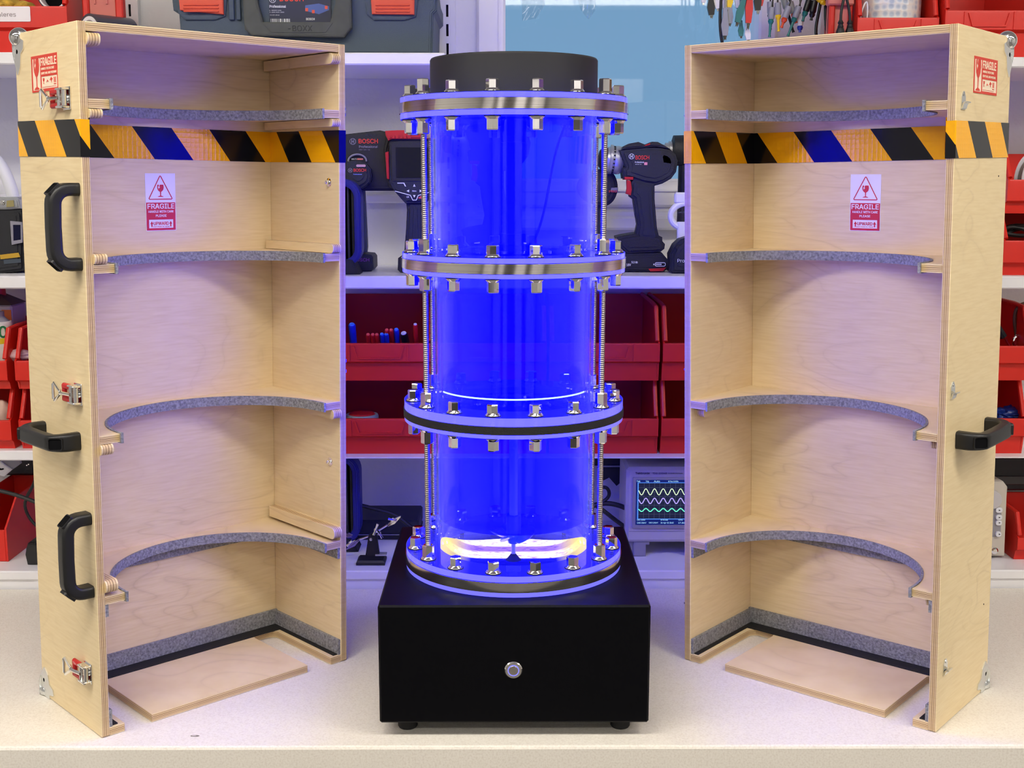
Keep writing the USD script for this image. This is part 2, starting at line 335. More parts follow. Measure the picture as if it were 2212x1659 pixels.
def small_sticker(c, parent, plane, o, W=.042, H=.0735):
    p = put(c, 'sticker', flat(extrude(sbox(0, 0, W, H), .0003), plane, o, 1 if plane == 'out' else c.s), paper, parent, label='white and red fragile sticker on the inner back panel')
    s = c.s; F = lambda name, poly_or_mesh, mat, d: put(c, name, flat((extrude(poly_or_mesh, .0003) if not isinstance(poly_or_mesh, trimesh.Trimesh) else poly_or_mesh), plane, np.array(o) + {'back': np.array([0, -d, 0]), 'out': np.array([-d, 0, 0])}[plane], s), mat, p)
    def T(st, x, y, h, width, mat, d, bold=True):
        m = text(st, h, .0003, bold, width); m.apply_translation((x, y, 0)); F('lettering', m, mat, d)
    tri = Polygon([(.006, .0415), (.036, .0415), (.021, .069)]).buffer(.0015)
    F('print', union_all([tri.difference(tri.buffer(-.0011)), affinity.translate(wineglass(.0105, .0155), .0158, .0435)]), red_print, .0003)
    F('print', sbox(.0008, .0008, W - .0008, .0362).difference(sbox(.004, .0035, W - .004, .0145)), red_print, .0003)
    T('FRAGILE', .0022, .0285, .0062, .0376, paper, .0006); T('HANDLE WITH CARE', .0035, .0233, .0028, .035, paper, .0006); T('PLEASE', .0135, .0180, .0028, .015, paper, .0006)
    T('UPWARD', .0105, .0075, .0040, .021, red_print, .0003); T("Don't Shake Or Throw", .0095, .0048, .0013, .023, red_print, .0003, False)
    F('print', union_all([arrow_up(.0058, .0052, .0042, .0072), arrow_up(.0322, .0052, .0042, .0072)]), red_print, .0003)
def big_sticker(c, parent, o, W=.0725, H=.0405):
    """o: (u, v, z) of the corner that is lower left in the photo; on the outer side panel"""
    s = 1 if c.s == 1 else -1
    p = put(c, 'sticker', flat(extrude(sbox(0, 0, W, H), .0003), 'out', o, s), cream, parent, label='red and cream fragile sticker on the outer side panel')
    def F(name, q, mat, d): put(c, name, flat(extrude(q, .0003) if not isinstance(q, trimesh.Trimesh) else q, 'out', np.array(o) + np.array([-d, 0, 0]), s), mat, p)
    def T(st, x, y, h, width, mat, d, bold=True):
        m = text(st, h, .0003, bold, width); m.apply_translation((x, y, 0)); F('lettering', m, mat, d)
    red = sbox(0, 0, W, H).difference(union_all([sbox(.003, .002, .025, H - .003), sbox(.0275, .003, W - .0015, .0165)]))
    F('print', union_all([red, affinity.translate(wineglass(.018, H - .006), .005, .0028)]), orange_print, .0003)
    T('FRAGILE', .027, .0285, .0085, .0435, cream, .0006); T('HANDLE WITH CARE', .028, .0238, .0024, .036, cream, .0006); T("DON'T FALL AND PRESSING", .028, .0188, .0024, .0425, cream, .0006)
    ic = [affinity.translate(wineglass(.005, .006), .031, .0085), affinity.translate(Polygon([(0, .001), (.003, .004), (.0065, .0015), (.003, .0022)]), .041, .0085),
          affinity.translate(Polygon([(0, .003), (.004, .0065), (.008, .004), (.0055, .003), (.0045, 0), (.0035, .003)]), .0505, .0085), sbox(.062, .0085, .0635, .0145), sbox(.0655, .0085, .067, .0145), sbox(.0615, .0065, .0675, .0073), sbox(.030, .0045, .067, .0048)]
    F('print', union_all(ic), orange_print, .0003)

def tape_material(name, off, back=True):
    """diagonal black and yellow stripes across the strip; s metres along it (right in the photo), h up"""
    n = {'at': ('attribute', {'attribute': 'st'}), 'sx': ('separate_xyz', {}), 'k': ('math', {'math_type': 'multiply_add', 'value2': .75}), 'a': ('math', {'math_type': 'add', 'value2': off}),
         'd': ('math', {'math_type': 'divide', 'value2': .1088}), 'f': ('math', {'math_type': 'floored_modulo', 'value2': 1.0}), 's': ('math', {'math_type': 'greater_than', 'value2': .5}),
         'c': ('mix_color', {'a': srgb(252, 180, 12), 'b': srgb(14, 14, 18)}),
         'h': ('voronoi_texture', {'scale': 160.0, 'feature': 'f1', 'randomness': .0}), 'hr': ('rgb_ramp', {'ramp': [(0, (0, 0, 0)), (.35, (.2, .2, .2)), (.6, (1, 1, 1))]}),
         'inv': ('math', {'math_type': 'subtract', 'value1': 1.0}), 'st': ('math', {'math_type': 'multiply', 'value2': .18}),
         'b': ('bump', {'distance': .0006}), 'p': ('principled_bsdf', {'roughness': .13, 'specular_ior_level': .38})}
    l = [('at.vector', 'sx.vector'), ('sx.y', 'k.value1'), ('sx.x', 'k.value3'), ('k.value', 'a.value1'), ('a.value', 'd.value1'), ('d.value', 'f.value1'), ('f.value', 's.value1'), ('s.value', 'c.fac'),
         ('c.result', 'p.base_color'), ('at.vector', 'h.vector'), ('h.distance', 'hr.fac'), ('s.value', 'inv.value2'), ('inv.value', 'st.value1'), ('st.value', 'b.strength'), ('hr.color', 'b.height'), ('b.normal', 'p.normal')]
    return usdkit.material(stage, '/World/Looks/' + name, n, l, 'p.BSDF')
def ribbon(c, name, path, zlo, zhi, thick, mat, parent, s0=0., label=None):
    """a strip standing upright along path [(u, v)], in the photo from left to right"""
    p = np.array(path, float); s = np.r_[0, np.cumsum(np.linalg.norm(np.diff(p, axis=0), axis=1))] + s0
    zl = np.interp(s, [s[0], s[-1]], zlo); zh = np.interp(s, [s[0], s[-1]], zhi)
    V, UV, F = [], [], []
    for (u, v_), si, a, b in zip(p, s, zl, zh): V += [(u, v_, a), (u, v_, b)]; UV += [(si, 0), (si, b - a)]
    for i in range(len(p) - 1):
        a = 2 * i; F += [[a, a + 2, a + 3], [a, a + 3, a + 1]]
    V = np.array(V); cen = V.mean(0); V0 = len(V)
    # a little thickness: a second skin on the far side
    t = np.gradient(p, axis=0); nrm = np.stack([-t[:, 1], t[:, 0]], 1); nrm /= np.linalg.norm(nrm, axis=1, keepdims=True)
    V2 = V.copy(); V2[:, :2] += np.repeat(nrm, 2, 0) * thick
    F2 = [[f[0] + V0, f[2] + V0, f[1] + V0] for f in F]
    m = trimesh.Trimesh(np.vstack([V, V2]), np.array(F + F2), process=False)
    return obj(name, c.m(m), mat, parent, uv=np.array(UV + UV), label=label)

def handle(c, parent, a, b, reach=.034):
    """a bow handle on the outer side panel between the fixing points a and b (v, z)"""
    a, b = np.array(a), np.array(b); L = np.linalg.norm(b - a); d = (b - a) / L; wd = .0105
    def sec(w, h, n=16):
        q = rrect(-w, w, -h, h, min(w, h) * .55, 3); return np.array(q.exterior.coords)[:-1]
    def sweep(pts, wds, hts):
        rows = []
        for (x, h), w_, h_, tdir in zip(pts, wds, hts, np.gradient(np.array(pts), axis=0)):
            tdir = tdir / np.linalg.norm(tdir); nd = np.array([-tdir[1], tdir[0]])
            rows.append([(x + nd[0] * q[1], h + nd[1] * q[1], q[0]) for q in sec(w_, h_)])
        n = len(rows[0]); V = np.array(rows).reshape(-1, 3); F = []
        for i in range(len(rows) - 1):
            for j in range(n):
                k = (j + 1) % n; F += [[i * n + j, i * n + k, (i + 1) * n + k], [i * n + j, (i + 1) * n + k, (i + 1) * n + j]]
        for i0, rev in ((0, 1), ((len(rows) - 1) * n, 0)):
            for j in range(1, n - 1): F.append([i0, i0 + j, i0 + j + 1][::-1 if rev else 1])
        return trimesh.Trimesh(V, np.array(F), process=False)
    th = np.linspace(0, math.pi / 2, 7); r = .016
    arc = [(r - r * math.sin(t_) - .0, reach - .007 - r + r * math.cos(t_)) for t_ in th[::-1]]       # from the post up into the bar
    arc = [(r * (1 - math.cos(t_)), reach - .007 - r + r * math.sin(t_)) for t_ in th]
    pts = [(0, 0), (0, .006)] + arc + [(L / 2, reach - .0065)] + [(L - q[0], q[1]) for q in arc[::-1]] + [(L, .006), (L, 0)]
    W_ = np.interp(np.linspace(0, 1, len(pts)), [0, .15, .3, .5, .7, .85, 1], [.0105, .0105, .0098, .0088, .0098, .0105, .0105])
    body = sweep(pts, W_, [.0072] * len(pts))
    ex = np.array([0, d[0], d[1]]); ez = np.array([0, -d[1], d[0]]); ey = np.array([-1., 0, 0])
    o = np.array([0, a[0], a[1]])
    A = lambda m: affine(m, o, ex, ey, ez)
    p = put(c, 'handle', A(body), blk, parent, label='black plastic bow handle')
    for sx, x0 in ((1, 0), (-1, L)):      # screw sockets in the outer corner: rim, and black painted for the shaded hollow
        cx, cy = x0 + sx * .0047, reach - .0117
        dirn = np.array([-sx * .72, .70]); tang = np.array([dirn[1], -dirn[0]])
        e1 = np.array([tang[0], tang[1], 0]); e3 = np.array([dirn[0], dirn[1], 0])
        well = affine(extrude(rrect(-.0086, .0086, -.0074, .0074, .003).difference(rrect(-.0074, .0074, -.0062, .0062, .0022)), .0030), (cx + dirn[0] * .0056, cy + dirn[1] * .0056, 0), e1, Z_, e3)
        pit = affine(extrude(rrect(-.0074, .0074, -.0062, .0062, .0022), .0006), (cx + dirn[0] * .0069, cy + dirn[1] * .0069, 0), e1, Z_, e3)
        put(c, 'socket_rim', A(well), blk, p); put(c, 'socket', A(pit), slot_dark2, p)
slot_dark2 = M('deep_black', (.004, .004, .005), .9, spec=.1)

def latch(c, parent, v, z):
    """toggle latch on the outer side: base block near the front edge, wire loop to the rear"""
    o = np.array([0, v, z]); A = lambda m: affine(m, o, np.array([0, -1., 0]), Z_, np.array([-1., 0, 0]))   # x to the front edge, y up, z out
    p = put(c, 'latch', A([box(.006, .026, -.0125, .0125, 0, .0016, .0005), box(.008, .025, .0085, .0108, .001, .011, .0006), box(.008, .025, -.0108, -.0085, .001, .011, .0006),
                           cyl((.012, -.011, .008), (.012, .011, .008), .0022, 12), cyl((.021, -.011, .006), (.021, .011, .006), .0028, 12)]), chrome, parent, label='chrome toggle latch with red lever')
    loop = [(-.022, -.0105, .013), (-.024, -.0085, .0135), (-.024, .0085, .0135), (-.022, .0105, .013), (-.008, .0015, .012), (-.008, -.0015, .012)]
    put(c, 'wire_loop', A([tube(loop, .0018, 8, closed=True), tube([(-.008, .0, .012), (.002, 0, .0115), (.014, 0, .0095)], .0021, 8)]), chrome, p)
    put(c, 'lever', A([box(-.012, .010, .0045, .0105, .003, .009, .0015), box(-.012, .010, -.0105, -.0045, .003, .009, .0015), box(-.014, -.008, -.0105, .0105, .003, .008, .0015)]), red_accent, p)
    put(c, 'rivet', A(lathe([(.0042, .001), (.0042, .003), (.003, .0046), (0, .005)], 16, (.0165, 0, 0))), zinc, p)
def catch(c, parent, v, z):
    o = np.array([0, v, z]); A = lambda m: affine(m, o, np.array([0, -1., 0]), Z_, np.array([-1., 0, 0]))
    plate = Polygon([(-.006, -.009), (.006, -.009), (.006, .005), (.002, .011), (-.002, .011), (-.006, .005)])
    p = put(c, 'catch_plate', A([extrude(plate, .0012), affine(extrude(Polygon([(0, 0), (.0055, .001), (.0075, .003), (.0075, .006), (.0062, .006), (.0055, .0035), (.004, .0024), (0, .0014)]), .012), (-.006, -.008, .001), Y_ * 0 + np.array([0, 1., 0]), np.array([0, 0, 1.]), X_)]), zinc, parent, label='zinc hook plate for the latch')
    put(c, 'screw', A(lathe([(.0022, .001), (.0018, .002), (0, .0023)], 10, (0, .0075, 0))), zinc, p)
def corner(c, parent, top):
    """stamped ball corner of sheet steel on the outer rear corner"""
    s = 1 if top else -1; z0 = CH if top else 0
    o = np.array([0, CD, z0]); A = lambda m: affine(m, o, np.array([0, -1., 0]), Z_ * (-s), np.array([-1., 0, 0]))       # x forwards along the side, y away from the corner, z out
    leaf = Polygon([(-.001, -.001), (.012, -.001), (.013, .007), (.020, .010), (.019, .017), (.013, .022), (.011, .036), (.006, .044), (.003, .036), (.0, .028), (-.001, .02)]).buffer(.0012)
    leaf = affinity.scale(leaf, 1.35 if top else 1.75, 1.05 if top else .85, origin=(0, 0))
    if not top: leaf = leaf.intersection(sbox(-.01, 0, .1, .1))
    p = put(c, 'corner_protector', A(extrude(leaf.difference(Point(.0085, .021).buffer(.0026)), .0013)), zinc if not top else chrome, parent, label='stamped steel corner protector')
    rear = affine(extrude(leaf, .0013), (0, 0, 0), np.array([0, 0, -1.]), Y_, np.array([-1., 0, 0]))
    put(c, 'rear_leaf', A(rear), zinc, p)
    capm = trimesh.creation.icosphere(3, .0115 if top else .0085); capm.apply_translation((.004, .004, -.004))
    if not top:
        capm.vertices[:, 1] = np.maximum(capm.vertices[:, 1], 0.001)
    put(c, 'ball', A(capm), chrome if top else zinc, p)
    put(c, 'rivet_hole', A(lathe([(.0026, .0002), (.0026, .0008)], 12, (.0085, .021, 0))), slot_dark2, p)
    if top: put(c, 'edge_leaf', A(affine(extrude(leaf, .0013), (0, 0, 0), X_, np.array([0, 0, -1.]), np.array([0, -1., 0]))), zinc, p)

def case_half(side, label):
    c = Case(side); t = thing('transport_case', label, 'case', c.o)
    W, D, H, T = CW, CD, CH, CT; Wi, Di = W - T, D - T
    wood(c, 'side_panel', box(0, T, 0, D, 0, H, .0008), 0, t); wood(c, 'side_panel', box(W - T, W, 0, D, 0, H, .0008), 0, t)
    wood(c, 'back_panel', box(T, Wi, Di, D, 0, H, .0006), 1, t); wood(c, 'top_panel', box(T, Wi, 0, Di, H - T, H, .0008), 2, t)
    fl = sbox(T, 0, Wi, Di)
    for a, b in ((.0285, .0635), (.2865, .3245)): fl = fl.difference(union_all([sbox(a, -.01, b, .128), rrect(a, b, .10, .143, .012)]))
    wood(c, 'floor_panel', extrude(fl, T), 2, t)
    # felt and rubber along the foot of the walls
    e = .004
    for nm, b in (('felt_skirting', box(T, Wi, Di - e, Di, T, .0325)), ('felt_skirting', box(T, T + e, .001, Di - e, T, .031)), ('felt_skirting', box(Wi - e, Wi, .001, Di - e, T, .031))): put(c, nm, b, felt, t)
    r = .0012
    for b in (box(T + e, Wi - e, .137, Di - e, T, T + r), box(T + e, .0215, .003, .137, T, T + r), box(.330, Wi - e, .003, .137, T, T + r)): put(c, 'rubber_strip', b, rubber, t)
    for b in (box(T, Wi, Di - e, Di, .1455, .1605), box(T, T + e, .001, Di - e, .1455, .1605), box(Wi - e, Wi, .001, Di - e, .1455, .1605)): put(c, 'felt_band', b, felt, t)
    # shelves cut round for the cylinder, edges lined with felt
    cu, cv, R = W / 2, .008, .1415
    for z0, z1, v0 in ((.7265, .7365, .0), (.5455, .5552, .0), (.3510, .3605, .0), (.1610, .1705, .0)):
        ti = .0335
        cut = union_all([Point(cu, cv).buffer(R, quad_segs=40), sbox(ti + .006, -.05, W - ti - .006, .006)])
        body = sbox(T, v0, Wi, Di).difference(cut.buffer(.0035).buffer(-.0035))
        s = wood(c, 'shelf', affine(extrude(body, z1 - z0), (0, 0, z0), X_, Y_, Z_), 2, t)
        band = cut.difference(cut.buffer(-.003)).intersection(sbox(T, v0 - .003, Wi, Di))
        tip = 0
        put(c, 'felt_edge', affine(extrude(band, z1 - z0 + .0026), (0, 0, z0 - .0014), X_, Y_, Z_), felt, s, smooth=32)
    def batten(u0, u1, z0, z1, v0=-.004, v1=.158):
        b = (z1 - z0) / 2 * .92; sh = union_all([sbox(v0 + b, z0, v1, z1), rrect(v0, v0 + 3 * b, z0, z1, b * .98, 5)])
        m = affine(extrude(sh, u1 - u0), (u0, 0, 0), Y_, Z_, X_); wood(c, 'batten', m, 0, t)
    rows = ((.7935, .8068), (.7158, .7258), (.5558, .5672), (.3380, .3505), (.1745, .1895))
    if side == 'L':
        for z0, z1 in rows:
            batten(T, .0245, z0, z1); batten(Wi - .0125, Wi, z0, z1)
    else:
        batten(T, .0215, .3395, .3505, .012); batten(Wi - .0125, Wi, .3375, .3505, .012); batten(T, .0215, .1485, .1605, .012, .12)
    # tape
    zb = ((.6775, .6755), (.7190, .7185))
    if side == 'L':
        ribbon(c, 'warning_tape', [(-.0006, D), (-.0006, .0), (.0, -.0007), (T + .0004, -.0007)], (.6765, .6735), (.7175, .7140), .0004, tape_l_out, t, label='black and yellow striped warning tape')
        ribbon(c, 'warning_tape', [(T + .0006, -.0006), (T + .0006, Di - .0006), (Wi - .0006, Di - .0006), (Wi - .0006, -.0006), (W, -.0007)], (.6790, .6710), (.7190, .7115), .0004, tape_l_in, t, label='black and yellow striped warning tape')
    else:
        ribbon(c, 'warning_tape', [(W, -.0007), (Wi - .0006, -.0006), (Wi - .0006, Di - .0006), (T + .0006, Di - .0006), (T + .0006, -.0006)], (.6700, .6770), (.7110, .7180), .0004, tape_r_in, t, label='black and yellow striped warning tape')
        ribbon(c, 'warning_tape', [(T + .0004, -.0007), (.0, -.0007), (-.0006, .0), (-.0006, D)], (.6730, .6765), (.7140, .7175), .0004, tape_r_out, t, label='black and yellow striped warning tape')
    # fittings
    if side == 'L':
        handle(c, t, (.0160, .6385), (.0160, .5560)); handle(c, t, (.1335, .3500), (.0350, .3515)); handle(c, t, (.0160, .2640), (.0160, .1770))
        for v_, z in ((.0465, .7378), (.0445, .4072), (.0455, .0726)): latch(c, t, v_, z)
        big_sticker(c, t, (-.0001, .1255, .7482)); small_sticker(c, t, 'back', (.1543, Di - .0001, .5838))
        for z in (.6458, .2754):
            o = (Wi, .0227, z); put(c, 'tee_nut', affine([lathe([(.0058, 0), (.0058, .0008), (.003, .0014)], 20), lathe([(.0028, .001), (.0028, .005), (.002, .0062), (0, .0062)], 6)], o, Y_, Z_, -X_), chrome, t)
        for z in (.7385, .7315, .4130, .3990): put(c, 'side_hook', [box(W, W + .0035, .004, .016, z - .0008, z + .0008), box(W + .0025, W + .0035, .004, .016, z - .002, z + .002)], zinc, t)
        for z in (.0905, .0780): put(c, 'side_bolt', lathe([(.0026, 0), (.0026, .002), (0, .0034)], 10, (W, .010, z), X_), blk, t)
    else:
        handle(c, t, (.0385, .3490), (.1345, .3510))
        for v_, z in ((.0195, .7358), (.0165, .4095), (.0220, .0745)): catch(c, t, v_, z)
        big_sticker(c, t, (-.0001, .0495, .7470), W=.0765); small_sticker(c, t, 'back', (.1968, Di - .0001, .5832))
        for z, mt in ((.7378, zinc), (.4080, zinc), (.0850, blk)): put(c, 'side_hook', [box(W, W + .0015, .004, .016, z - .008, z + .006), box(W, W + .003, .004, .016, z - .008, z - .006)], mt, t)
        for v_, z in ((.145, .654), (.150, .118)): put(c, 'screw_head', lathe([(.0012, 0), (.0008, .0004)], 8, (0, v_, z), -X_), slot_dark2, t)
    corner(c, t, True); corner(c, t, False)
    return t
tape_l_out = tape_material('warning_tape_left_outer', .0270); tape_l_in = tape_material('warning_tape_left_inner', .0594)
tape_r_in = tape_material('warning_tape_right_inner', .0074); tape_r_out = tape_material('warning_tape_right_outer', .0867)
case_half('L', 'left birch plywood case half with black handles and chrome toggle latches')
case_half('R', 'right birch plywood case half with hook plates and one black handle')

# ------------------------------------------------------------------ the glowing cylinder
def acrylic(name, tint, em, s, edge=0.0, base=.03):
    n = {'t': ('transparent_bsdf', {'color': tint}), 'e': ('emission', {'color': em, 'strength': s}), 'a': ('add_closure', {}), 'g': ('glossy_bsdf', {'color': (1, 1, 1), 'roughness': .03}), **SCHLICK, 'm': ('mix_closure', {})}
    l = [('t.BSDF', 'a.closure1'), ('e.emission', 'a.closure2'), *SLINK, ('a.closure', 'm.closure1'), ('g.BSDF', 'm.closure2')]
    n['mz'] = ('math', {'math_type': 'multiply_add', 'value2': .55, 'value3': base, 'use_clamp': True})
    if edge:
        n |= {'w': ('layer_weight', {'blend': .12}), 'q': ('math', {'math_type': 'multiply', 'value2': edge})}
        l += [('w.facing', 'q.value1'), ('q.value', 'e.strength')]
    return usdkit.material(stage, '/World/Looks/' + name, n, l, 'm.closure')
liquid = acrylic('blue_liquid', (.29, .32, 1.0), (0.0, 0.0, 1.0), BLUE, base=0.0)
tube_mat = acrylic('clear_tube_edge_glow', (.90, .92, 1.0), (.12, .13, 1.0), .0, edge=.5, base=.015)  # glow towards the edges painted in for light carried by the wall
disc_mat = acrylic('edge_lit_acrylic', (.42, .42, .88), (.03, .03, 1.0), .40, base=.015)  # light inside the acrylic painted in as a weak emission
rim_mat = acrylic('edge_lit_rim', (.62, .62, .9), (.27, .25, 1.0), .52, base=.02)  # brighter emission painted in for light leaving the cut edge
def ring_metal():
    n = {'tc': ('texture_coordinate', {}), 'mp': ('mapping', {'scale': (8, 8, 900)}), 'n': ('noise_texture', {'scale': 1.0, 'detail': 2.0}), 'r': ('rgb_ramp', {'ramp': [(.3, (.66, .63, .58)), (.7, (.84, .80, .75))]}), 'p': ('principled_bsdf', {'metallic': 1.0, 'roughness': .13})}
    return usdkit.material(stage, '/World/Looks/turned_steel', n, [('tc.object', 'mp.vector'), ('mp.vector', 'n.vector'), ('n.fac', 'r.fac'), ('r.color', 'p.base_color')], 'p.BSDF')
steel_ring = ring_metal()
def thread_mat():
    n = {'tc': ('texture_coordinate', {}), 'w': ('wave_texture', {'wave_type': 'bands', 'bands_direction': 'z', 'scale': 130.0}), 'b': ('bump', {'strength': .8, 'distance': .0006}), 'p': ('principled_bsdf', {'base_color': (.40, .37, .34), 'metallic': 1.0, 'roughness': .38})}
    return usdkit.material(stage, '/World/Looks/threaded_steel', n, [('tc.object', 'w.vector'), ('w.fac', 'b.height'), ('b.normal', 'p.normal')], 'p.BSDF')
thread = thread_mat()
dev = thing('light_column', 'glowing blue acrylic cylinder with bolted flanges on a black base box', 'display column', (0, 0, 0))
BW, BD, BZ0, BZ1 = .317, .3272, .0184, .1632
obj('base_box', box(-BW / 2, BW / 2, -BD / 2, BD / 2, BZ0, BZ1, .0022), satin_black, dev)
for sx in (-1, 1):
    for sy in (-1, 1): obj('rubber_foot', lathe([(.0105, 0), (.0118, .002), (.0118, BZ0 + .001)], 24, (sx * .128, sy * .132, 0)), rubber, dev)
b = obj('push_button', lathe([(.0105, 0), (.0105, .001), (.0094, .0022), (.0068, .0022)], 40, (-.001, -BD / 2, .0846), -Y_), chrome, dev)
obj('light_ring', ring(.0056, .0068, .0018, .0026, 40, (-.001, -BD / 2, .0846), -Y_), emit('button_ring_glow', (.25, .25, 1.0), 1.2), b)
obj('button_face', lathe([(.0056, .0), (.0056, .0024), (.0054, .0026)], 40, (-.001, -BD / 2, .0846), -Y_), brushed, b)
RO, RA, RTB, RBOLT = .1388, .1372, .1003, .1265
flanges = [(.1632, .1694, .1813, .1895, steel_ring, True), (.3539, .3592, .3684, .3792, rubber, False), (.5387, .5443, .5560, .5626, steel_ring, False), (.7207, .7276, .7398, .7465, steel_ring, False)]
def nut(x, y, z, up, tall):
    s = 1 if up else -1; h = .0185 if tall else (.0142 if up else .0162)
    hexa = lathe([(.0074, .0030), (.0074, h - .0012), (.0066, h), (0, h + .0002)], 6); skirt = lathe([(.0092, .0010), (.0090, .0018), (.0072, .0042)], 24)
    w_ = lathe([(.0098, 0), (.0098, .0011)], 24)
    rot = rng.uniform(0, 1.05); ca, sa = math.cos(rot), math.sin(rot)
    A = lambda m: affine(m, (x, y, z), (ca, sa, 0), (-sa, ca, 0), (0, 0, s))
    obj('cap_nut', A([hexa, skirt]), chrome, dev, smooth=25); obj('washer', A(w_), rubber, dev)
rng = random.Random(5)
for z0, z1, z2, z3, mt, bottom in flanges:
    R2 = .1385 if mt is rubber else RO
    obj('flange_disc', ring(.0962, RA, z0, z1 - .0001), disc_mat, dev, smooth=40); obj('flange_disc', ring(.0962, RA, z2 + .0001, z3), disc_mat, dev, smooth=40)
    for a_, b_ in ((z0 + .0004, z1 - .0005), (z2 + .0005, z3 - .0004)): obj('rim_glow', ring(RA + .00005, RA + .0004, a_, b_), rim_mat, dev, smooth=40)  # thin shells added to carry the painted glow of the disc edges
    obj('gasket_ring' if mt is rubber else 'clamp_ring', ring(.1345, R2, z1, z2, 128), mt, dev, smooth=40)
    for k in range(16):
        a = math.radians(11.25 + 22.5 * k); x, y = RBOLT * math.sin(a), -RBOLT * math.cos(a); tall = k in (2, 13, 5, 10)
        nut(x, y, z3, True, tall)
        if not bottom: nut(x, y, z0, False, tall)
        if not tall: obj('bolt_shank', cyl((x, y, z0 - (.010 if not bottom else 0)), (x, y, z3 + .010), .0029, 10), thread, dev)
for k in (2, 13, 5, 10):
    a = math.radians(11.25 + 22.5 * k); x, y = RBOLT * math.sin(a), -RBOLT * math.cos(a)
    obj('threaded_rod', cyl((x, y, .164), (x, y, .7600), .0034, 12), thread, dev)
for z0, z1 in ((.1640, .3562), (.3570, .5500), (.5506, .7460)):
    obj('acrylic_tube', ring(.0962, RTB, z0, z1), tube_mat, dev, smooth=40)
for z0, z1 in ((.2265, .3545), (.3600, .5440), (.5520, .7380)):
    obj('blue_liquid', lathe([(.0945, z0), (.0945, z1)], 96), liquid, dev)
obj('top_cap', lathe([(.1012, .7466), (.1012, .7905), (.1000, .7925), (.0955, .7932)], 96), matt_black, dev, smooth=25)
# fittings inside
inner = M('frosted_plastic', (.9, .9, .92), .4)
obj('drive_shaft', cyl((0, 0, .56), (0, 0, .738), .0102, 20), navy, dev)
obj('shaft_collar', lathe([(.0155, .695), (.0155, .7215), (.012, .7235)], 24), navy, dev)
obj('shaft_collar', lathe([(.0190, .5635), (.0190, .5705), (.0155, .572), (.0155, .5845)], 24), navy, dev)
obj('sensor_cable', tube(spline([(.020, .0, .566), (.034, -.005, .60), (.046, -.01, .66), (.062, -.02, .715)], 24), .0016, 6), navy, dev)
obj('stirrer_shaft', cyl((0, 0, .225), (0, 0, .352), .0055, 14), inner, dev)
obj('shaft_clamp', box(-.0095, .0095, -.0095, .0095, .2035, .2265, .001), inner, dev)
prop_mat = M('glossy_propeller', srgb(120, 160, 235), .18, coat=.5)
hub = obj('impeller', lathe([(.0065, .189), (.0085, .194), (.0078, .201), (.004, .212), (0, .2185)], 20), prop_mat, dev)
for k in range(5):
    a = .35 + k * 2 * math.pi / 5
    q = spline([(.006, 0, .196), (.018, .004, .199), (.031, .004, .2035)], 8); wv = [.003, .006, .0085, .010, .0105, .009, .0065, .002]
    V = []
    for i, pnt in enumerate(q):
        for sgn in (-1, 1): V += [pnt + np.array([0, sgn * wv[i], sgn * wv[i] * .5 + .0006]), pnt + np.array([0, sgn * wv[i], sgn * wv[i] * .5 - .0006])]
    bl = trimesh.util.concatenate([hull(V[4 * i:4 * i + 8]) for i in range(len(q) - 1)])
    bl.apply_transform(trimesh.transformations.rotation_matrix(a, (0, 0, 1))); obj('blade', bl, prop_mat, hub)
obj('lower_shaft', cyl((0, 0, .172), (0, 0, .190), .0028, 12), inner, dev)
obj('shaft_cone', lathe([(.011, .1642), (.011, .1660), (.0085, .1675), (.003, .1745), (0, .1745)], 24), navy, dev)
def foam_mat():  # LED light painted as emission: bright rear, violet band, darkened front
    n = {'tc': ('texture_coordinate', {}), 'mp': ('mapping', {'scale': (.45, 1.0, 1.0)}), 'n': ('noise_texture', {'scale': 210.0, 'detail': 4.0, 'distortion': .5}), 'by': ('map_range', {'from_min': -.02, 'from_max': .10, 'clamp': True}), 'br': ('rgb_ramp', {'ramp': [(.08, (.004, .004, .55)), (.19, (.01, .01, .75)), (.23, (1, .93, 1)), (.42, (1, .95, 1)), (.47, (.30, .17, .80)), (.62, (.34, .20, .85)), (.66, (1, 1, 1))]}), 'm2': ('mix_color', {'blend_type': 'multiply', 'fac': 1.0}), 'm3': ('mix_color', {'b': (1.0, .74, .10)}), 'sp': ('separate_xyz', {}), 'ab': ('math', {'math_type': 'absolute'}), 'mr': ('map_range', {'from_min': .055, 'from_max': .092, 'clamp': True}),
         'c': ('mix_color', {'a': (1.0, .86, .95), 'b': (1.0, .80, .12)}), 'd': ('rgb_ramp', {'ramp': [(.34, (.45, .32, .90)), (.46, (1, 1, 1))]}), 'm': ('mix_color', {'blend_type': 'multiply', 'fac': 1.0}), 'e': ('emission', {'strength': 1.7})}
    return usdkit.material(stage, '/World/Looks/foam_painted_glow', n, [('tc.object', 'mp.vector'), ('mp.vector', 'n.vector'), ('tc.object', 'sp.vector'), ('sp.x', 'ab.value1'), ('ab.value', 'mr.value'), ('mr.result', 'c.fac'), ('n.fac', 'd.fac'), ('sp.y', 'by.value'), ('by.result', 'br.fac'), ('c.result', 'm.a'), ('d.color', 'm.b'), ('m.result', 'm2.a'), ('br.color', 'm2.b'), ('m2.result', 'm3.a'), ('mr.result', 'm3.fac'), ('m3.result', 'e.color')], 'e.emission')
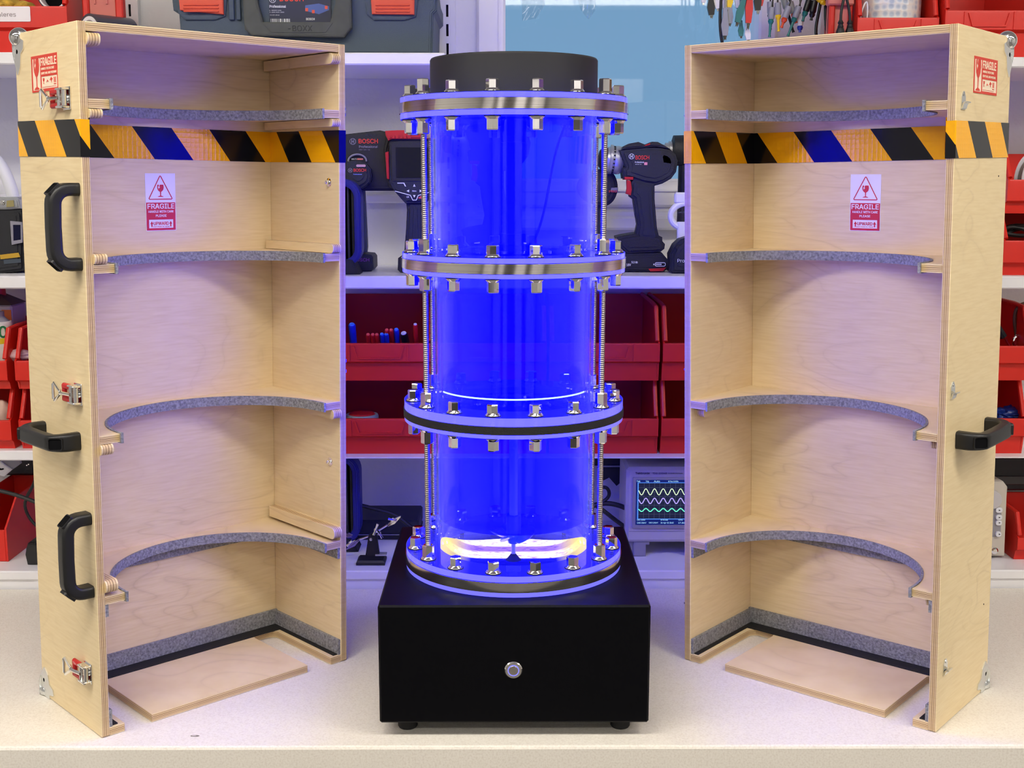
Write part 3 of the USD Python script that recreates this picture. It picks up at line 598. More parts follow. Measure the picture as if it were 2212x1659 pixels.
def foam_mesh(nr=14, na=96):
    V, F = [(0, 0, .1662)], []
    for i in range(1, nr + 1):
        r = .0938 * i / nr
        for j in range(na):
            a = 2 * math.pi * j / na; x, y = r * math.sin(a), -r * math.cos(a)
            V.append((x, y, .1664 + .026 * abs(x / .0938) ** 4 * (i / nr) ** 2))
    for j in range(na): V.append((.0938 * math.sin(2 * math.pi * j / na), -.0938 * math.cos(2 * math.pi * j / na), .1645))
    for j in range(na):
        k = (j + 1) % na; F.append((0, 1 + j, 1 + k))
        for i in range(nr):
            a, b = 1 + i * na, 1 + (i + 1) * na; F += [(a + j, b + j, b + k), (a + j, b + k, a + k)]
    return trimesh.Trimesh(np.array(V), np.array(F), process=False)
obj('foam_led_glow', foam_mesh(), foam_mat(), dev, label='white and yellow foam at the bottom with LED light painted in as glow')
obj('seam_highlight', tube([(.0945 * math.sin(a), -.0945 * math.cos(a), .3930) for a in np.linspace(-1.15, 1.15, 40)], .0011, 6), emit('seam_highlight_glow', (.45, .55, 1.0), 2.2), dev)  # highlight on the glue seam, put in as a glowing front arc

# ------------------------------------------------------------------ red storage bins
def make_bin(name, label, w, d, hf, ht, loc, group=None, pocket=True, lip=.62):
    """open-fronted stacking bin; loc is the middle of its front foot. lip: share of the front that is the proud upper band"""
    t = thing(name, label, 'storage bin', loc, group); x, y, z = loc; q = .0028
    sl = .012
    side = Polygon([(sl, 0), (d, 0), (d, ht), (.30 * d, ht), (.13 * d, ht * .985), (.010, hf + .006), (0, hf), (0, hf * (1 - lip)), (sl * .6, hf * (1 - lip) - .004)])
    for s in (-1, 1):
        obj('side_wall', affine(extrude(side, q), (x + s * w / 2 - (q if s > 0 else 0), y, z), Y_, Z_, X_), red_plastic, t)
        rim = [(.004, hf + .004), (.13 * d, ht * .985), (.30 * d, ht), (d, ht)]
        obj('side_rim', tube([(x + s * (w / 2 - .004), y + a, z + b_ - .001) for a, b_ in rim], .0038, 8), red_plastic, t)
    obj('floor', box(x - w / 2 + q, x + w / 2 - q, y + sl, y + d, z, z + q), red_plastic, t)
    obj('rear_wall', box(x - w / 2 + q, x + w / 2 - q, y + d - q, y + d, z, z + ht), red_plastic, t)
    up = hf * (1 - lip)
    front = Polygon([(0, up), (0, hf - .003), (.001, hf), (.007, hf), (.009, hf - .004), (.004, hf - .006), (.004, up + .001), (sl + .003, q), (sl + .003, 0), (sl, 0), (sl * .75, up - .004)])
    f = obj('front_panel', affine(extrude(front, w - 2 * q), (x - w / 2 + q, y, z), Y_, Z_, X_), red_plastic, t)
    if pocket:
        pw, ph = w * .215, hf * lip * .72
        o = Polygon([(-pw - .004, hf - .004), (-pw + .003, hf - .004 - ph), (pw - .003, hf - .004 - ph), (pw + .004, hf - .004)])
        obj('label_frame', xz(extrude(o.difference(Polygon([(-pw - .001, hf - .001), (-pw + .005, hf - .0015 - ph), (pw - .005, hf - .0015 - ph), (pw + .001, hf - .001)])), .0022), (x, y, z)), red_plastic, f)
        for s in (-1, 1): obj('front_rib', box(x + s * (pw + .009) - .0012, x + s * (pw + .009) + .0012, y - .0016, y + .001, z + up, z + hf - .002), red_plastic, f)
    return t
YBIN = YS + .012
def bx_(px, py=800): return at(px, py, YBIN)[0]
def bz_(py, px=1106): return at(px, py, YBIN)[2]
WB = bx_(937) - bx_(699); HB = bz_(828) - bz_(986)
for row, (ztop, where) in enumerate((((905, 986), 'lower row'), ((742, 828), 'upper row'))):
    zf, zl = bz_(ztop[1]), bz_(ztop[0])
    z = SH1 + .0002 if row == 0 else SH1 + HB + .0006
    for xl, xr, lab in ((699, 937, 'holding pens' if row else 'with a pale disc'), (943, 1181, 'behind the cylinder'), (1187, 1425, 'right of the cylinder'), (1431, 1669, 'touching the right case')):
        if row == 0 and xl == 1187: lab = 'above the dark recess'
        if row == 0 and xl == 1431: lab = 'above the oscilloscope'
        make_bin('storage_bin', f'large red storage bin in the {where}, {lab}', WB, .235, zl - z, HB - .0002, ((bx_(xl) + bx_(xr)) / 2, YBIN, z), lip=.47)
HL = bz_(841) - bz_(969)
YBIN2 = YS + .006
for row, (rim, foot) in enumerate(((909, 969), (780, 841))):
    zl = at(20, rim, YBIN2)[2]; z = SH1L + .0002 + row * (HL + .0005)
    for xl, xr, lab in ((-224, 15, 'holding the spray can' if row else 'below the spray can'), (32, 271, 'with a clear bag, by the case' if row else 'below the clear bag')):
        a, b_ = at(xl, 800, YBIN2)[0], at(xr, 800, YBIN2)[0]
        make_bin('storage_bin', f'red storage bin on the lower left shelf {lab}', b_ - a, .20, zl - z, HL, ((a + b_) / 2, YBIN2, z), pocket=False, lip=.66)
for row, (rim, foot, zz, x0, x1, lab) in enumerate(((905, 995, None, 1985, 2226, 'with blue film, behind the handle'), (748, 835, None, 1985, 2226, 'holding dark tools'))):
    zl = at(2180, rim, YBIN)[2]; z = SH1 + .0002 + row * (HB + .0006); a, b_ = at(x0, 800, YBIN)[0], at(x1, 800, YBIN)[0]
    make_bin('storage_bin', f'red bin at the far right, lower shelf, {lab}', b_ - a, .235, zl - z, HB, ((a + b_) / 2, YBIN, z), pocket=False, lip=.47)
HR = at(2190, 455, YBIN)[2] - at(2190, 588, YBIN)[2]
for row, (rim, lab) in enumerate(((520, 'with black cables'), (388, 'with tape reels'))):
    zl = at(2190, rim, YBIN)[2]; z = SH2 + .0002 + row * (HR + .0006); a, b_ = at(2174, 450, YBIN)[0], at(2395, 450, YBIN)[0]
    make_bin('storage_bin', f'red bin on the middle shelf at the far right, {lab}', b_ - a, .21, zl - z, HR, ((a + b_) / 2, YBIN, z), pocket=(row == 0), lip=.62)

# markers and pens in the upper red bin at the left of the cylinder
pen_w = M('pen_white', srgb(225, 225, 232), .4); pen_blue = M('pen_blue', srgb(22, 50, 190), .4); pen_red = M('pen_red', srgb(205, 28, 34), .4); pen_blk = M('pen_black', srgb(20, 20, 24), .4)
pen_lblue = M('pen_light_blue', srgb(70, 140, 240), .4); pen_lred = M('pen_light_red', srgb(240, 90, 84), .4)
YP = YBIN + .035; UPZ = SH1 + HB + .0008
def pen(px, py, r, body, cap, label, tip=None, lean=(0, .35), grp=None):
    top = at(px, py, YP); base = np.array([top[0] - lean[0] * .05, YP + .012 + lean[1] * .08, UPZ + .0035 + r])
    t = thing('marker_pen', label, 'pen', base, grp); d = top - base; L = np.linalg.norm(d); ax = d / L
    obj('barrel', lathe([(r, 0), (r, L * .45)], 14, base, ax), pen_w, t)
    obj('cap', lathe([(r * 1.04, L * .45), (r * 1.08, L - .002), (r * .9, L)], 14, base, ax), body, t)
    obj('cap_end', lathe([(r * .8, L), (r * .7, L + .0015), (r * .3, L + .0016)], 14, base, ax), cap, t)
pen(760, 701, .0056, pen_blue, pen_lblue, 'thick blue marker standing at the left end of the pen bin')
for i, px in enumerate((795, 805, 814)): pen(px, 723, .0036, pen_red, pen_lred, ('leftmost', 'middle', 'rightmost')[i] + ' of the three red felt pens in the front row', grp='red felt pens')
for i, px in enumerate((825, 834.5)): pen(px, 722, .0038, pen_blue, pen_lblue, ('left', 'right')[i] + ' one of the two blue felt pens in the front row', grp='blue felt pens')
for i, px in enumerate((835.5, 845)): pen(px, 713, .0036, pen_red, pen_lred, ('left', 'right')[i] + ' one of the two raised red felt pens behind the front row', lean=(0, .5), grp='raised red pens')
pen(856, 712, .0042, pen_blue, pen_lblue, 'blue felt pen raised at the right of the red pens', lean=(0, .5))
pen(872, 720, .0058, pen_blk, print_white, 'fat black marker with a white end lying in the pen bin', lean=(-.2, .3))
pen(897, 701, .0036, pen_red, print_white, 'thin red pen with a white tip sticking up at the right of the pen bin', lean=(0, .3))
zc = SH1 + .004
c0 = at(782, 893, YBIN + .06)
t = thing('tape_disc', 'pale green and dark disc lying in the lower red bin', 'disc', (c0[0], YBIN + .06, zc))
obj('stand', lathe([(.020, zc), (.018, c0[2] - .012)], 24, (c0[0], YBIN + .06, 0)), navy, t)
obj('rim', lathe([(.026, -.004), (.0275, 0), (.0275, .005), (.026, .008)], 32, (c0[0], YBIN + .06, c0[2] - .009)), M('pale_green', srgb(150, 165, 140), .5), t)
obj('face', lathe([(.022, .008), (.020, .010)], 32, (c0[0], YBIN + .06, c0[2] - .009)), red_accent, t)

# ------------------------------------------------------------------ top shelf, left
v = View(YS + .03); yv = v.y
lab_white = paper
a, b_ = v.p(-95, 60)[0], v.p(146, 60)[0]; zl = v.p(60, 13)[1]
t = make_bin('storage_bin', 'red storage bin with a handwritten white label at the top left', b_ - a, .21, zl - SH3 - .0002, zl - SH3 + .075, ((a + b_) / 2, yv, SH3 + .0002), pocket=False, lip=.44)
lx0, lx1, lz0, lz1 = v.p(-60, 30)[0], v.p(66, 30)[0], v.p(30, 47)[1], v.p(30, 14)[1]
p = obj('name_label', xz(extrude(rrect(lx0, lx1, lz0, lz1, .002), .0012), (0, yv - .0002, 0)), paper, t, label='white paper label with faint handwriting')
m = text('aleres', .0062, .0003, False, v.p(33, 0)[0] - v.p(-6, 0)[0]); m.apply_translation((v.p(-6, 0)[0], v.p(0, 36)[1], 0)); obj('lettering', xz(m, (0, yv - .0014, 0)), M('pencil_grey', srgb(150, 140, 140), .8), p)
glove = M('yellow_cloth', srgb(200, 160, 60), .9, vary=.3, vscale=120)
for k, (px, py, r, lab) in enumerate(((20, 8, .022, 'crumpled yellow glove at the left of the labelled red bin'), (50, 10, .018, 'pale yellow cloth in the labelled red bin'))):
    cpt = at(px, py, yv + .05); s = trimesh.creation.icosphere(3, r); nz = meshkit.fbm(s.vertices * 90 + k * 7); s.vertices *= (.7 + .7 * nz)[:, None]; s.vertices[:, 2] *= .6
    s.apply_translation(cpt + np.array([0, 0, -.006])); obj('work_glove', s, glove, label=lab, cat='glove')
cp = at(128, -6, yv + .06)
t = thing('tape_roll', 'dark blue tape roll with a white rim in the labelled red bin', 'tape roll', cp)
obj('core', ring(.020, .0225, 0, .03, 40, cp, -Y_), paper, t); obj('tape', ring(.0225, .0245, .002, .028, 40, cp, -Y_), navy, t); obj('hub_disc', lathe([(.0195, .004), (.0195, .010)], 40, cp, -Y_), slot_dark2, t)
# a bin standing sideways beside it
xa, xb = v.p(168, 20)[0], v.p(257, 20)[0]
pale_red = M('pale_red_plastic', srgb(205, 112, 100), .5)
t = thing('storage_bin', 'red bin standing sideways with a pale ribbed wall, left of the wall rail', 'storage bin', ((xa + xb) / 2, yv + .02, SH3))
for u0, u1 in ((xa, xa + .010), (xb - .012, xb)): obj('corner_post', box(u0, u1, yv + .02, yv + .036, SH3 + .0002, SH3 + .15, .002), red_plastic, t)
obj('side_panel', box(xa + .010, xb - .012, yv + .024, yv + .034, SH3 + .0002, SH3 + .15, .001), pale_red, t)
for u in (192, 218): obj('rib', box(v.p(u, 0)[0], v.p(u + 4, 0)[0], yv + .022, yv + .024, SH3 + .078, SH3 + .15), pale_red, t)
obj('bin_body', box(xa + .002, xb - .008, yv + .036, yv + .052, SH3 + .0002, SH3 + .148, .003), red_plastic, t)
# cardboard roll lying on the shelf
cr = at(193, 74, YS + .004); rr_ = .0285; cr[2] = SH3 + rr_ + .0005
ax = np.array([.62, .78, 0]); ax /= np.linalg.norm(ax)
t = thing('foil_roll', 'black wrapped roll with a white core end behind the left case', 'roll', (cr[0], cr[1], SH3))
cr = cr - ax * .0
obj('core', ring(.019, .0245, 0, .07, 40, cr, ax), paper, t); obj('wrapping', ring(.0245, rr_, .0005, .0695, 40, cr, ax), M('grey_film', srgb(70, 68, 78), .35), t)

# tool case
v = View(YS + .05); yv = v.y; s1 = v.w(1)
lb = M('blue_grey_plastic', srgb(58, 74, 92), .5, bump=.15, bscale=900); olive = M('olive_black_plastic', srgb(66, 70, 66), .5, vary=.18, vscale=40); latch_red = M('latch_red', srgb(220, 80, 52), .45)
X = lambda px, py=50: v.p(px, py)[0]
Zp = lambda py: v.p(650, py)[1]
t = thing('tool_case', 'dark blue tool case with red latches and a grey folding handle on the top shelf', 'tool case', (X(655), yv, SH3))
D0 = .20
prof = Polygon([(X(390), SH3 + .0003), (X(933), SH3 + .0003), (X(936), Zp(30)), (X(944), Zp(22)), (X(944), Zp(-6)), (X(372), Zp(-6)), (X(374), Zp(22)), (X(386), Zp(30))])
obj('body', puff(prof, D0, .006, yv), lb, t)
obj('lid', puff(Polygon([(X(376), Zp(-8)), (X(940), Zp(-8)), (X(930), Zp(-105)), (X(386), Zp(-105))]), D0, .006, yv), lb, t)
for a_, b2 in ((496, 508), (512, 522)): obj('body_rib', box(X(a_), X(b2), yv - .005, yv + .01, Zp(44), Zp(-6), .001), lb, t)
for a_, b2 in ((384, 494), (790, 905)): obj('latch_seat', puff(Polygon([(X(a_), Zp(-10)), (X(b2), Zp(-10)), (X(b2 - 6), Zp(36)), (X(b2 - 30), Zp(44)), (X(a_ + 18), Zp(44)), (X(a_ + 3), Zp(30))]), .02, .002, yv - .004), lb, t)
for a_, b2 in ((389, 487), (801, 897)):
    p = obj('latch', puff(Polygon([(X(a_), Zp(-40)), (X(b2), Zp(-40)), (X(b2 - 1), Zp(33)), (X(a_ + 4), Zp(24 if a_ < 500 else 32))]), .012, .002, yv - .010), latch_red, t, label='red snap latch')
    for k in range(3): obj('grip_rib', box(X(a_ + 12), X(b2 - 10), yv - .0118, yv - .009, Zp(12 + 7 * k + 2.4), Zp(12 + 7 * k - .6), .0006), latch_red, p)
hd = union_all([Polygon([(X(530), Zp(-30)), (X(562), Zp(-30)), (X(562), Zp(10)), (X(572), Zp(50)), (X(716), Zp(50)), (X(728), Zp(10)), (X(728), Zp(-30)), (X(762), Zp(-30)), (X(762), Zp(62)), (X(745), Zp(83)), (X(548), Zp(80)), (X(532), Zp(66))])])
p = obj('handle', puff(hd, .016, .003, yv - .016), olive, t, label='grey folding carry handle')
obj('handle_inlay', xz(extrude(Polygon([(X(572), Zp(53)), (X(722), Zp(52)), (X(706), Zp(73)), (X(590), Zp(73))]), .0008), (0, yv - .0160, 0)), olive, p)
m = text('-BOXX', Zp(58) - Zp(70), .0006, False, X(678) - X(626)); m.apply_translation((X(626), Zp(70), 0)); obj('lettering', xz(m, (0, yv - .0168, 0)), M('embossed_dark', srgb(40, 44, 42), .6), p)
card = obj('label_card', xz(extrude(sbox(X(583), Zp(50), X(716), Zp(-40)), .001), (0, yv - .0012, 0)), M('card_navy', srgb(22, 28, 62), .35), t, label='printed navy label card')
def ct(st, px, py, h, wpx, mat, bold=True):
    m = text(st, h * s1, .0003, bold, wpx * s1); m.apply_translation((X(px), Zp(py), 0)); obj('lettering', xz(m, (0, yv - .0023, 0)), mat, card)
ct('BOSCH', 606, 3, 12, 50, print_red); ct('Professional', 584, 17, 5, 34, print_white)
ct('L-BOXX 136', 584, 24, 2, 24, print_white, False); ct('1 600 A01 2G0', 584, 28, 2, 30, print_white, False); ct('442 x 357 x 151 mm', 584, 34, 2, 20, print_white, False); ct('BOSCH', 662, 44, 4.5, 18, print_white)
for k, q in enumerate(random.Random(3).choices((.7, 1.2, 1.8), k=15)): obj('bar', xz(extrude(sbox(X(585 + k * 2.9), Zp(50), X(585 + k * 2.9) + q * s1, Zp(41)), .0003), (0, yv - .0023, 0)), print_white, card)
ring_o = Point(X(591), Zp(-1)).buffer(7 * s1)
obj('emblem', xz(extrude(union_all([ring_o.difference(ring_o.buffer(-.9 * s1)), sbox(X(588.5), Zp(3), X(589.7), Zp(-6)), sbox(X(592.5), Zp(3), X(593.7), Zp(-6)), sbox(X(588.5), Zp(-1), X(593.5), Zp(-2))]), .0003), (0, yv - .0023, 0)), print_white, card)
pic = M('picture_blue', srgb(70, 92, 150), .4)
obj('case_picture', [xz(extrude(Polygon([(X(660), Zp(24)), (X(690), Zp(31)), (X(712), Zp(22)), (X(712), Zp(14)), (X(690), Zp(8)), (X(661), Zp(12))]), .0002), (0, yv - .0022, 0))], pic, card)
for q in ((664, 25), (678, 29), (706, 20)): obj('picture_latch', xz(extrude(sbox(X(q[0] - 3), Zp(q[1]), X(q[0] + 3), Zp(q[1] - 7)), .0002), (0, yv - .0025, 0)), latch_red, card)
# cords between tool case and rail
hook = obj('cable_hook_bar', box(at(1470, 0, YW - .1)[0], at(1880, 0, YW - .1)[0], YW - .105, YW - .095, 1.03, 1.04, .002), zinc, label='zinc rail above the picture carrying the test leads', cat='rail')
obj('rail_bracket', [box(at(q, 0, YW - .1)[0], at(q, 0, YW - .1)[0] + .01, YW - .1, YW, 1.03, 1.04) for q in (1480,)], zinc, label='zinc bracket holding the test lead rail on the wall', cat='bracket')
yc = YW - .04
t = thing('hanging_cord', 'thin red and white cords hanging right of the tool case', 'cord', at(937, 60, yc))
for nm, mt, pts in (('red_cord', red_accent, [(934, -40), (936, 20), (932, 60), (942, 100)]), ('black_cord', cable_black, [(930, -40), (935, 30), (940, 50), (929, 105)]), ('white_cord', print_white, [(941, -40), (930, 40), (938, 85), (936, 112)])):
    obj(nm, tube(spline([at(a_, b2, yc) for a_, b2 in pts], 20), .0018, 6), mt, t)
obj('red_tag', xz(extrude(Polygon([at(a_, b2, yc)[[0, 2]] for a_, b2 in ((931, 85), (935, 60), (937, 85), (942, 108), (930, 108))]), .002), (0, yc - .003, 0)), red_accent, t)

# clear bags hanging in front of the window
bagm = acrylic('clear_film', (.93, .94, .95), (0, 0, 0), 0)
for (pts, lab) in ((((1126, -60), (1182, -60), (1176, 12), (1158, 40), (1128, 44)), 'clear crinkled plastic bag hanging left in the window'), (((1236, -60), (1290, -60), (1286, 22), (1272, 42), (1254, 20)), 'clear crinkled plastic bag hanging further right in the window')):
    yb = YW - .02; po = Polygon([at(a_, b2, yb)[[0, 2]] for a_, b2 in pts])
    bag = affine(extrude(po, .006), (0, yb, 0), X_, Z_, Y_).subdivide().subdivide().subdivide()
    nz = meshkit.fbm(bag.vertices * 160) - .5; bag.vertices[:, 1] += nz * .016
    obj('plastic_bag', bag, bagm, label=lab, cat='bag')

# ------------------------------------------------------------------ test leads hanging at the right of the window
clip_cols = {n: M('clip_' + n, c_, .35) for n, c_ in dict(white=srgb(232, 230, 228), black=srgb(22, 22, 24), green=srgb(34, 120, 112), red=srgb(220, 44, 40), yellow=srgb(245, 205, 30), grey=srgb(150, 152, 158), orange=srgb(214, 74, 36), blue=srgb(40, 60, 170)).items()}
yl = YW - .1
def croc(x0, y0, x1, y1, col, lab, dy=0.0, grp=None):
    """alligator clip: rubber boot from its cable end (x0, y0) to the jaws (x1, y1)"""
    a_, b2 = at(x0, y0, yl - dy), at(x1, y1, yl - dy); d = b2 - a_; L = np.linalg.norm(d); d = d / L; w_ = min(L * .16, .0062)
    t = thing('alligator_clip', lab, 'clip', a_, grp); e1, e2, _ = frame_to(d)
    if abs(e1[0]) < abs(e2[0]): e1, e2 = e2, e1
    pr = Polygon([(-w_ * .45, 0), (w_ * .45, 0), (w_ * .62, L * .30), (w_ * 1.0, L * .52), (w_ * .62, L * .84), (-w_ * .62, L * .84), (-w_ * .9, L * .55), (-w_ * .6, L * .3)])
    obj('boot', affine(extrude(pr.buffer(w_ * .06), w_ * 1.1), a_ + e2 * (-w_ * .55), e1, d, e2), clip_cols[col], t)
    obj('jaw', affine(extrude(Polygon([(-w_ * .5, L * .82), (w_ * .5, L * .82), (w_ * .28, L), (w_ * .05, L * .95), (-w_ * .22, L)]), w_ * .6), a_ + e2 * (-w_ * .3), e1, d, e2), chrome, t)
    obj('lead', tube(spline([a_ + d * .003, a_ - d * .012, np.array([a_[0] - d[0] * .02, a_[1], 1.0]), np.array([a_[0], YW - .098, 1.036])], 12), .0016, 6), clip_cols[col], t)
for i, (x0, y0, x1, y1, col, lab, dy) in enumerate((
    (1522, -28, 1519, 12, 'white', 'white alligator clip at the left end of the hanging leads', .0), (1535, -14, 1537, 41, 'black', 'black alligator clip at the left of the hanging leads', .006), (1545, -22, 1552, 26, 'white', 'white alligator clip right of the black one', .002),
    (1562, -26, 1558, 20, 'green', 'small green alligator clip behind the white ones', -.006), (1570, -25, 1566, 31, 'white', 'white alligator clip above the long grey clip', .0), (1582, -18, 1573, 22, 'yellow', 'yellow and white alligator clip among the leads', .004),
    (1596, -25, 1594, 25, 'white', 'white alligator clip behind the large green one', -.004), (1609, -10, 1590, 59, 'green', 'large green alligator clip slanting to the left', .010), (1622, -38, 1615, 66, 'red', 'large red alligator clip in the middle of the leads', .012), (1636, -30, 1637, 32, 'black', 'black and red alligator clip right of the large red one', .002),
    (1646, -38, 1640, 22, 'red', 'dark red alligator clip at the right of the leads', -.002), (1566, 18, 1566, 88, 'grey', 'long pale grey alligator clip hanging lowest', .008), (1577, 10, 1576, 58, 'grey', 'short grey alligator clip beside the long one', .003), (1600, 45, 1601, 84, 'green', 'green clip end hanging below the large green clip', .0), (1613, 52, 1617, 92, 'white', 'cream clip end hanging below the large red clip', .004))):
    croc(x0, y0, x1, y1, col, lab, dy)
def grabber(x0, y0, x1, y1, barrel, tipc, lab, dy=0.0):
    a_, b2 = at(x0, y0, yl - dy), at(x1, y1, yl - dy); d = b2 - a_; L = np.linalg.norm(d); d /= L
    t = thing('hook_clip', lab, 'clip', a_)
    obj('barrel', lathe([(.0050, 0), (.0054, .001), (.0054, .017), (.0045, .019)], 16, a_, d), clip_cols[barrel], t)
    obj('collar', lathe([(.0036, .018), (.0050, .022), (.0034, .026)], 12, a_, d), clip_cols[tipc], t)
    obj('nose', lathe([(.0026, .024), (.0018, L - .004), (.0026, L)], 10, a_, d), clip_cols[tipc], t)
    obj('lead', tube(spline([a_, a_ - d * .008, np.array([a_[0] - d[0] * .01, a_[1], 1.0]), np.array([a_[0], YW - .098, 1.036])], 10), .0013, 6), clip_cols['black'], t)
for q in ((1664, 4, 1664, 64, 'grey', 'black', 'grey hook clip with a black nose at the left of the bunch', .004), (1668, 16, 1662, 80, 'grey', 'green', 'grey hook clip with a green nose hanging lowest left', .010), (1680, 6, 1682, 68, 'grey', 'yellow', 'grey hook clip with a yellow nose in the middle', .016), (1704, 14, 1688, 60, 'grey', 'orange', 'grey hook clip with an orange nose slanting left', .022),
          (1692, -6, 1714, 70, 'grey', 'black', 'grey hook clip with a black nose slanting right', .0), (1726, 14, 1702, 78, 'grey', 'green', 'pale hook clip with a green nose right of the orange one', .013), (1706, 4, 1720, 50, 'grey', 'orange', 'hook clip with a red orange nose behind', .006), (1728, 30, 1728, 70, 'white', 'blue', 'white hook clip with a blue nose hanging low', .002),
          (1748, 0, 1734, 46, 'black', 'green', 'dark hook clip with a green nose at the right', .008), (1760, 2, 1752, 44, 'black', 'black', 'black hook clip at the right of the bunch', .012), (1756, -16, 1783, 10, 'yellow', 'yellow', 'yellow hook clip pointing right at the top', .016)):
    grabber(*q)
for pts, lab in (((((1559, -40), (1556, 20), (1556, 60), (1561, 96)), 'thin black lead hanging left over the window')), (((1776, -40), (1770, 20), (1764, 50), (1766, 90)), 'black cable hanging left of the right wall rail'), (((1790, -40), (1783, 20), (1784, 50), (1789, 90)), 'black cable hanging over the right wall rail')):
    t_ = [at(a_, b2, yl - .004) for a_, b2 in pts]; t_ = [np.array([t_[0][0], yl, 1.036])] + t_
    obj('black_cable', tube(spline(t_, 24), .0026, 8), cable_black, label=lab, cat='cable')

# red bins and plugs at the top right
v = View(YS + .03); yv = v.y
def zz(py): return v.p(1900, py)[1]
xa, xb = v.p(1852, 60)[0], v.p(2028, 60)[0]
make_bin('storage_bin', 'red storage bin with a clear textured roll above the right case', xb - xa, .20, zz(38) - SH3R - .0002, zz(38) - SH3R + .08, ((xa + xb) / 2, yv, SH3R + .0002), pocket=True, lip=.4)
xa, xb = v.p(2036, 60)[0], v.p(2226, 60)[0]
make_bin('storage_bin', 'red storage bin with a dark inside at the top right corner', xb - xa, .20, zz(24) - SH3R - .0002, zz(24) - SH3R + .08, ((xa + xb) / 2, yv - .01, SH3R + .0002), pocket=True, lip=.4)
xa, xb = v.p(1797, 60)[0], v.p(1848, 60)[0]
t = thing('storage_bin', 'red bin turned sideways with a pale ribbed wall behind two black plugs', 'storage bin', ((xa + xb) / 2, yv + .02, SH3R))
obj('side_panel', box(xa, xb, yv + .024, yv + .038, SH3R + .0002, SH3R + .16, .002), pale_red, t)
obj('corner_post', box(xa, xa + .009, yv + .018, yv + .03, SH3R + .0002, SH3R + .16, .002), red_plastic, t); obj('corner_post', box(xb - .006, xb, yv + .018, yv + .03, SH3R + .0002, SH3R + .16, .002), red_plastic, t)
obj('rim', box(xa - .004, xb, yv + .012, yv + .03, zz(8), zz(-14), .002), pale_red, t)
film = M('bubble_film', srgb(205, 210, 218), .25, vary=.2, vscale=60, alpha=.9)
def bubble_mat():
    n = {'tc': ('texture_coordinate', {}), 'v': ('voronoi_texture', {'scale': 95.0, 'randomness': .35}), 'r': ('rgb_ramp', {'ramp': [(.25, srgb(178, 192, 212)), (.5, srgb(222, 224, 228)), (.7, srgb(230, 226, 222))]}), 'b': ('bump', {'strength': .5, 'distance': .002}), 'p': ('principled_bsdf', {'roughness': .25})}
    return usdkit.material(stage, '/World/Looks/bubble_film_roll', n, [('tc.object', 'v.vector'), ('v.distance', 'r.fac'), ('v.distance', 'b.height'), ('r.color', 'p.base_color'), ('b.normal', 'p.normal')], 'p.BSDF')
bub = bubble_mat(); cz = at(1938, 20, yv + .07); cz[0] = (v.p(1852, 60)[0] + v.p(2028, 60)[0]) / 2 + .003
t = thing('film_roll', 'roll of clear bubble film standing in the red bin above the right case', 'roll', (cz[0], cz[1], SH3R + .004))
obj('wound_film', lathe([(.049, 0), (.051, .04), (.052, .13)], 40, (cz[0], cz[1], SH3R + .0035)), bub, t); obj('inner_core', ring(.018, .020, .128, .134, 24, (cz[0], cz[1], SH3R + .0035)), paper, t)
obj('wire_loop', tube(spline([at(a_, b2, yv + .012) for a_, b2 in ((1862, 40), (1866, 12), (1871, 4), (1874, 20), (1872, 40))], 20), .0012, 6), print_white, label='thin white wire loop in front of the bubble film roll', cat='wire')
for px, lab in ((1816, 'left black plug hanging in front of the sideways red bin'), (1836, 'right black plug hanging in front of the sideways red bin')):
    t = thing('cable_plug', lab, 'plug', at(px, 60, yv))
    s_ = -1 if px < 1826 else 1
    p0, p1, p2 = at(px + (4 if s_ < 0 else -4), 10, yv), at(px, 44, yv), at(px - 1, 78, yv); dd = (p2 - p1) / np.linalg.norm(p2 - p1); L = np.linalg.norm(p2 - p1)
    obj('cord', tube(spline([np.array([at(1828, 0, yv)[0], yv, 1.036]), at(1826 + s_, -10, yv), p0, p1], 20), .0022, 8), cable_black, t)
    obj('strain_relief', lathe([(.0028, 0), (.0046, .004), (.0034, .006), (.0048, .010), (.0036, .012)], 14, p1, dd), cable_black, t)
    obj('body', lathe([(.0048, .011), (.0068, .016), (.0072, L - .002), (.0064, L)], 8, p1, dd), cable_black, t)
    obj('pin', lathe([(.003, L), (.003, L + .008)], 8, p1, dd), chrome, t)
obj('plug_rail', box(at(1800, 0, yv)[0], at(1860, 0, yv)[0], yv - .004, yv + .004, 1.033, 1.04, .001), zinc, label='short zinc rail above the picture carrying two plugs', cat='rail')
# ------------------------------------------------------------------ tools on the middle shelf
def logo(v, parent, cx, cy, r, dy, mat=print_white):
    x, z = v.p(cx, cy); R = v.w(r); o = Point(x, z).buffer(R)
    q = union_all([o.difference(o.buffer(-R * .16)), sbox(x - R * .42, z - R * .62, x - R * .22, z + R * .62), sbox(x + R * .22, z - R * .62, x + R * .42, z + R * .62), sbox(x - R * .42, z - R * .1, x + R * .42, z + R * .1)])
    obj('emblem', xz(extrude(q, .0004), (0, v.y - dy, 0)), mat, parent)
def words(v, parent, st, a, b_, h, wd, mat, dy, bold=True):
    m = text(st, v.w(h), .0004, bold, v.w(wd)); x, z = v.p(a, b_); m.apply_translation((x, z, 0)); obj('lettering', xz(m, (0, v.y - dy, 0)), mat, parent)
dial_glass = M('screen_dark', srgb(30, 32, 38), .08, coat=.6)
grey_band = M('grey_trim', srgb(140, 138, 150), .4)

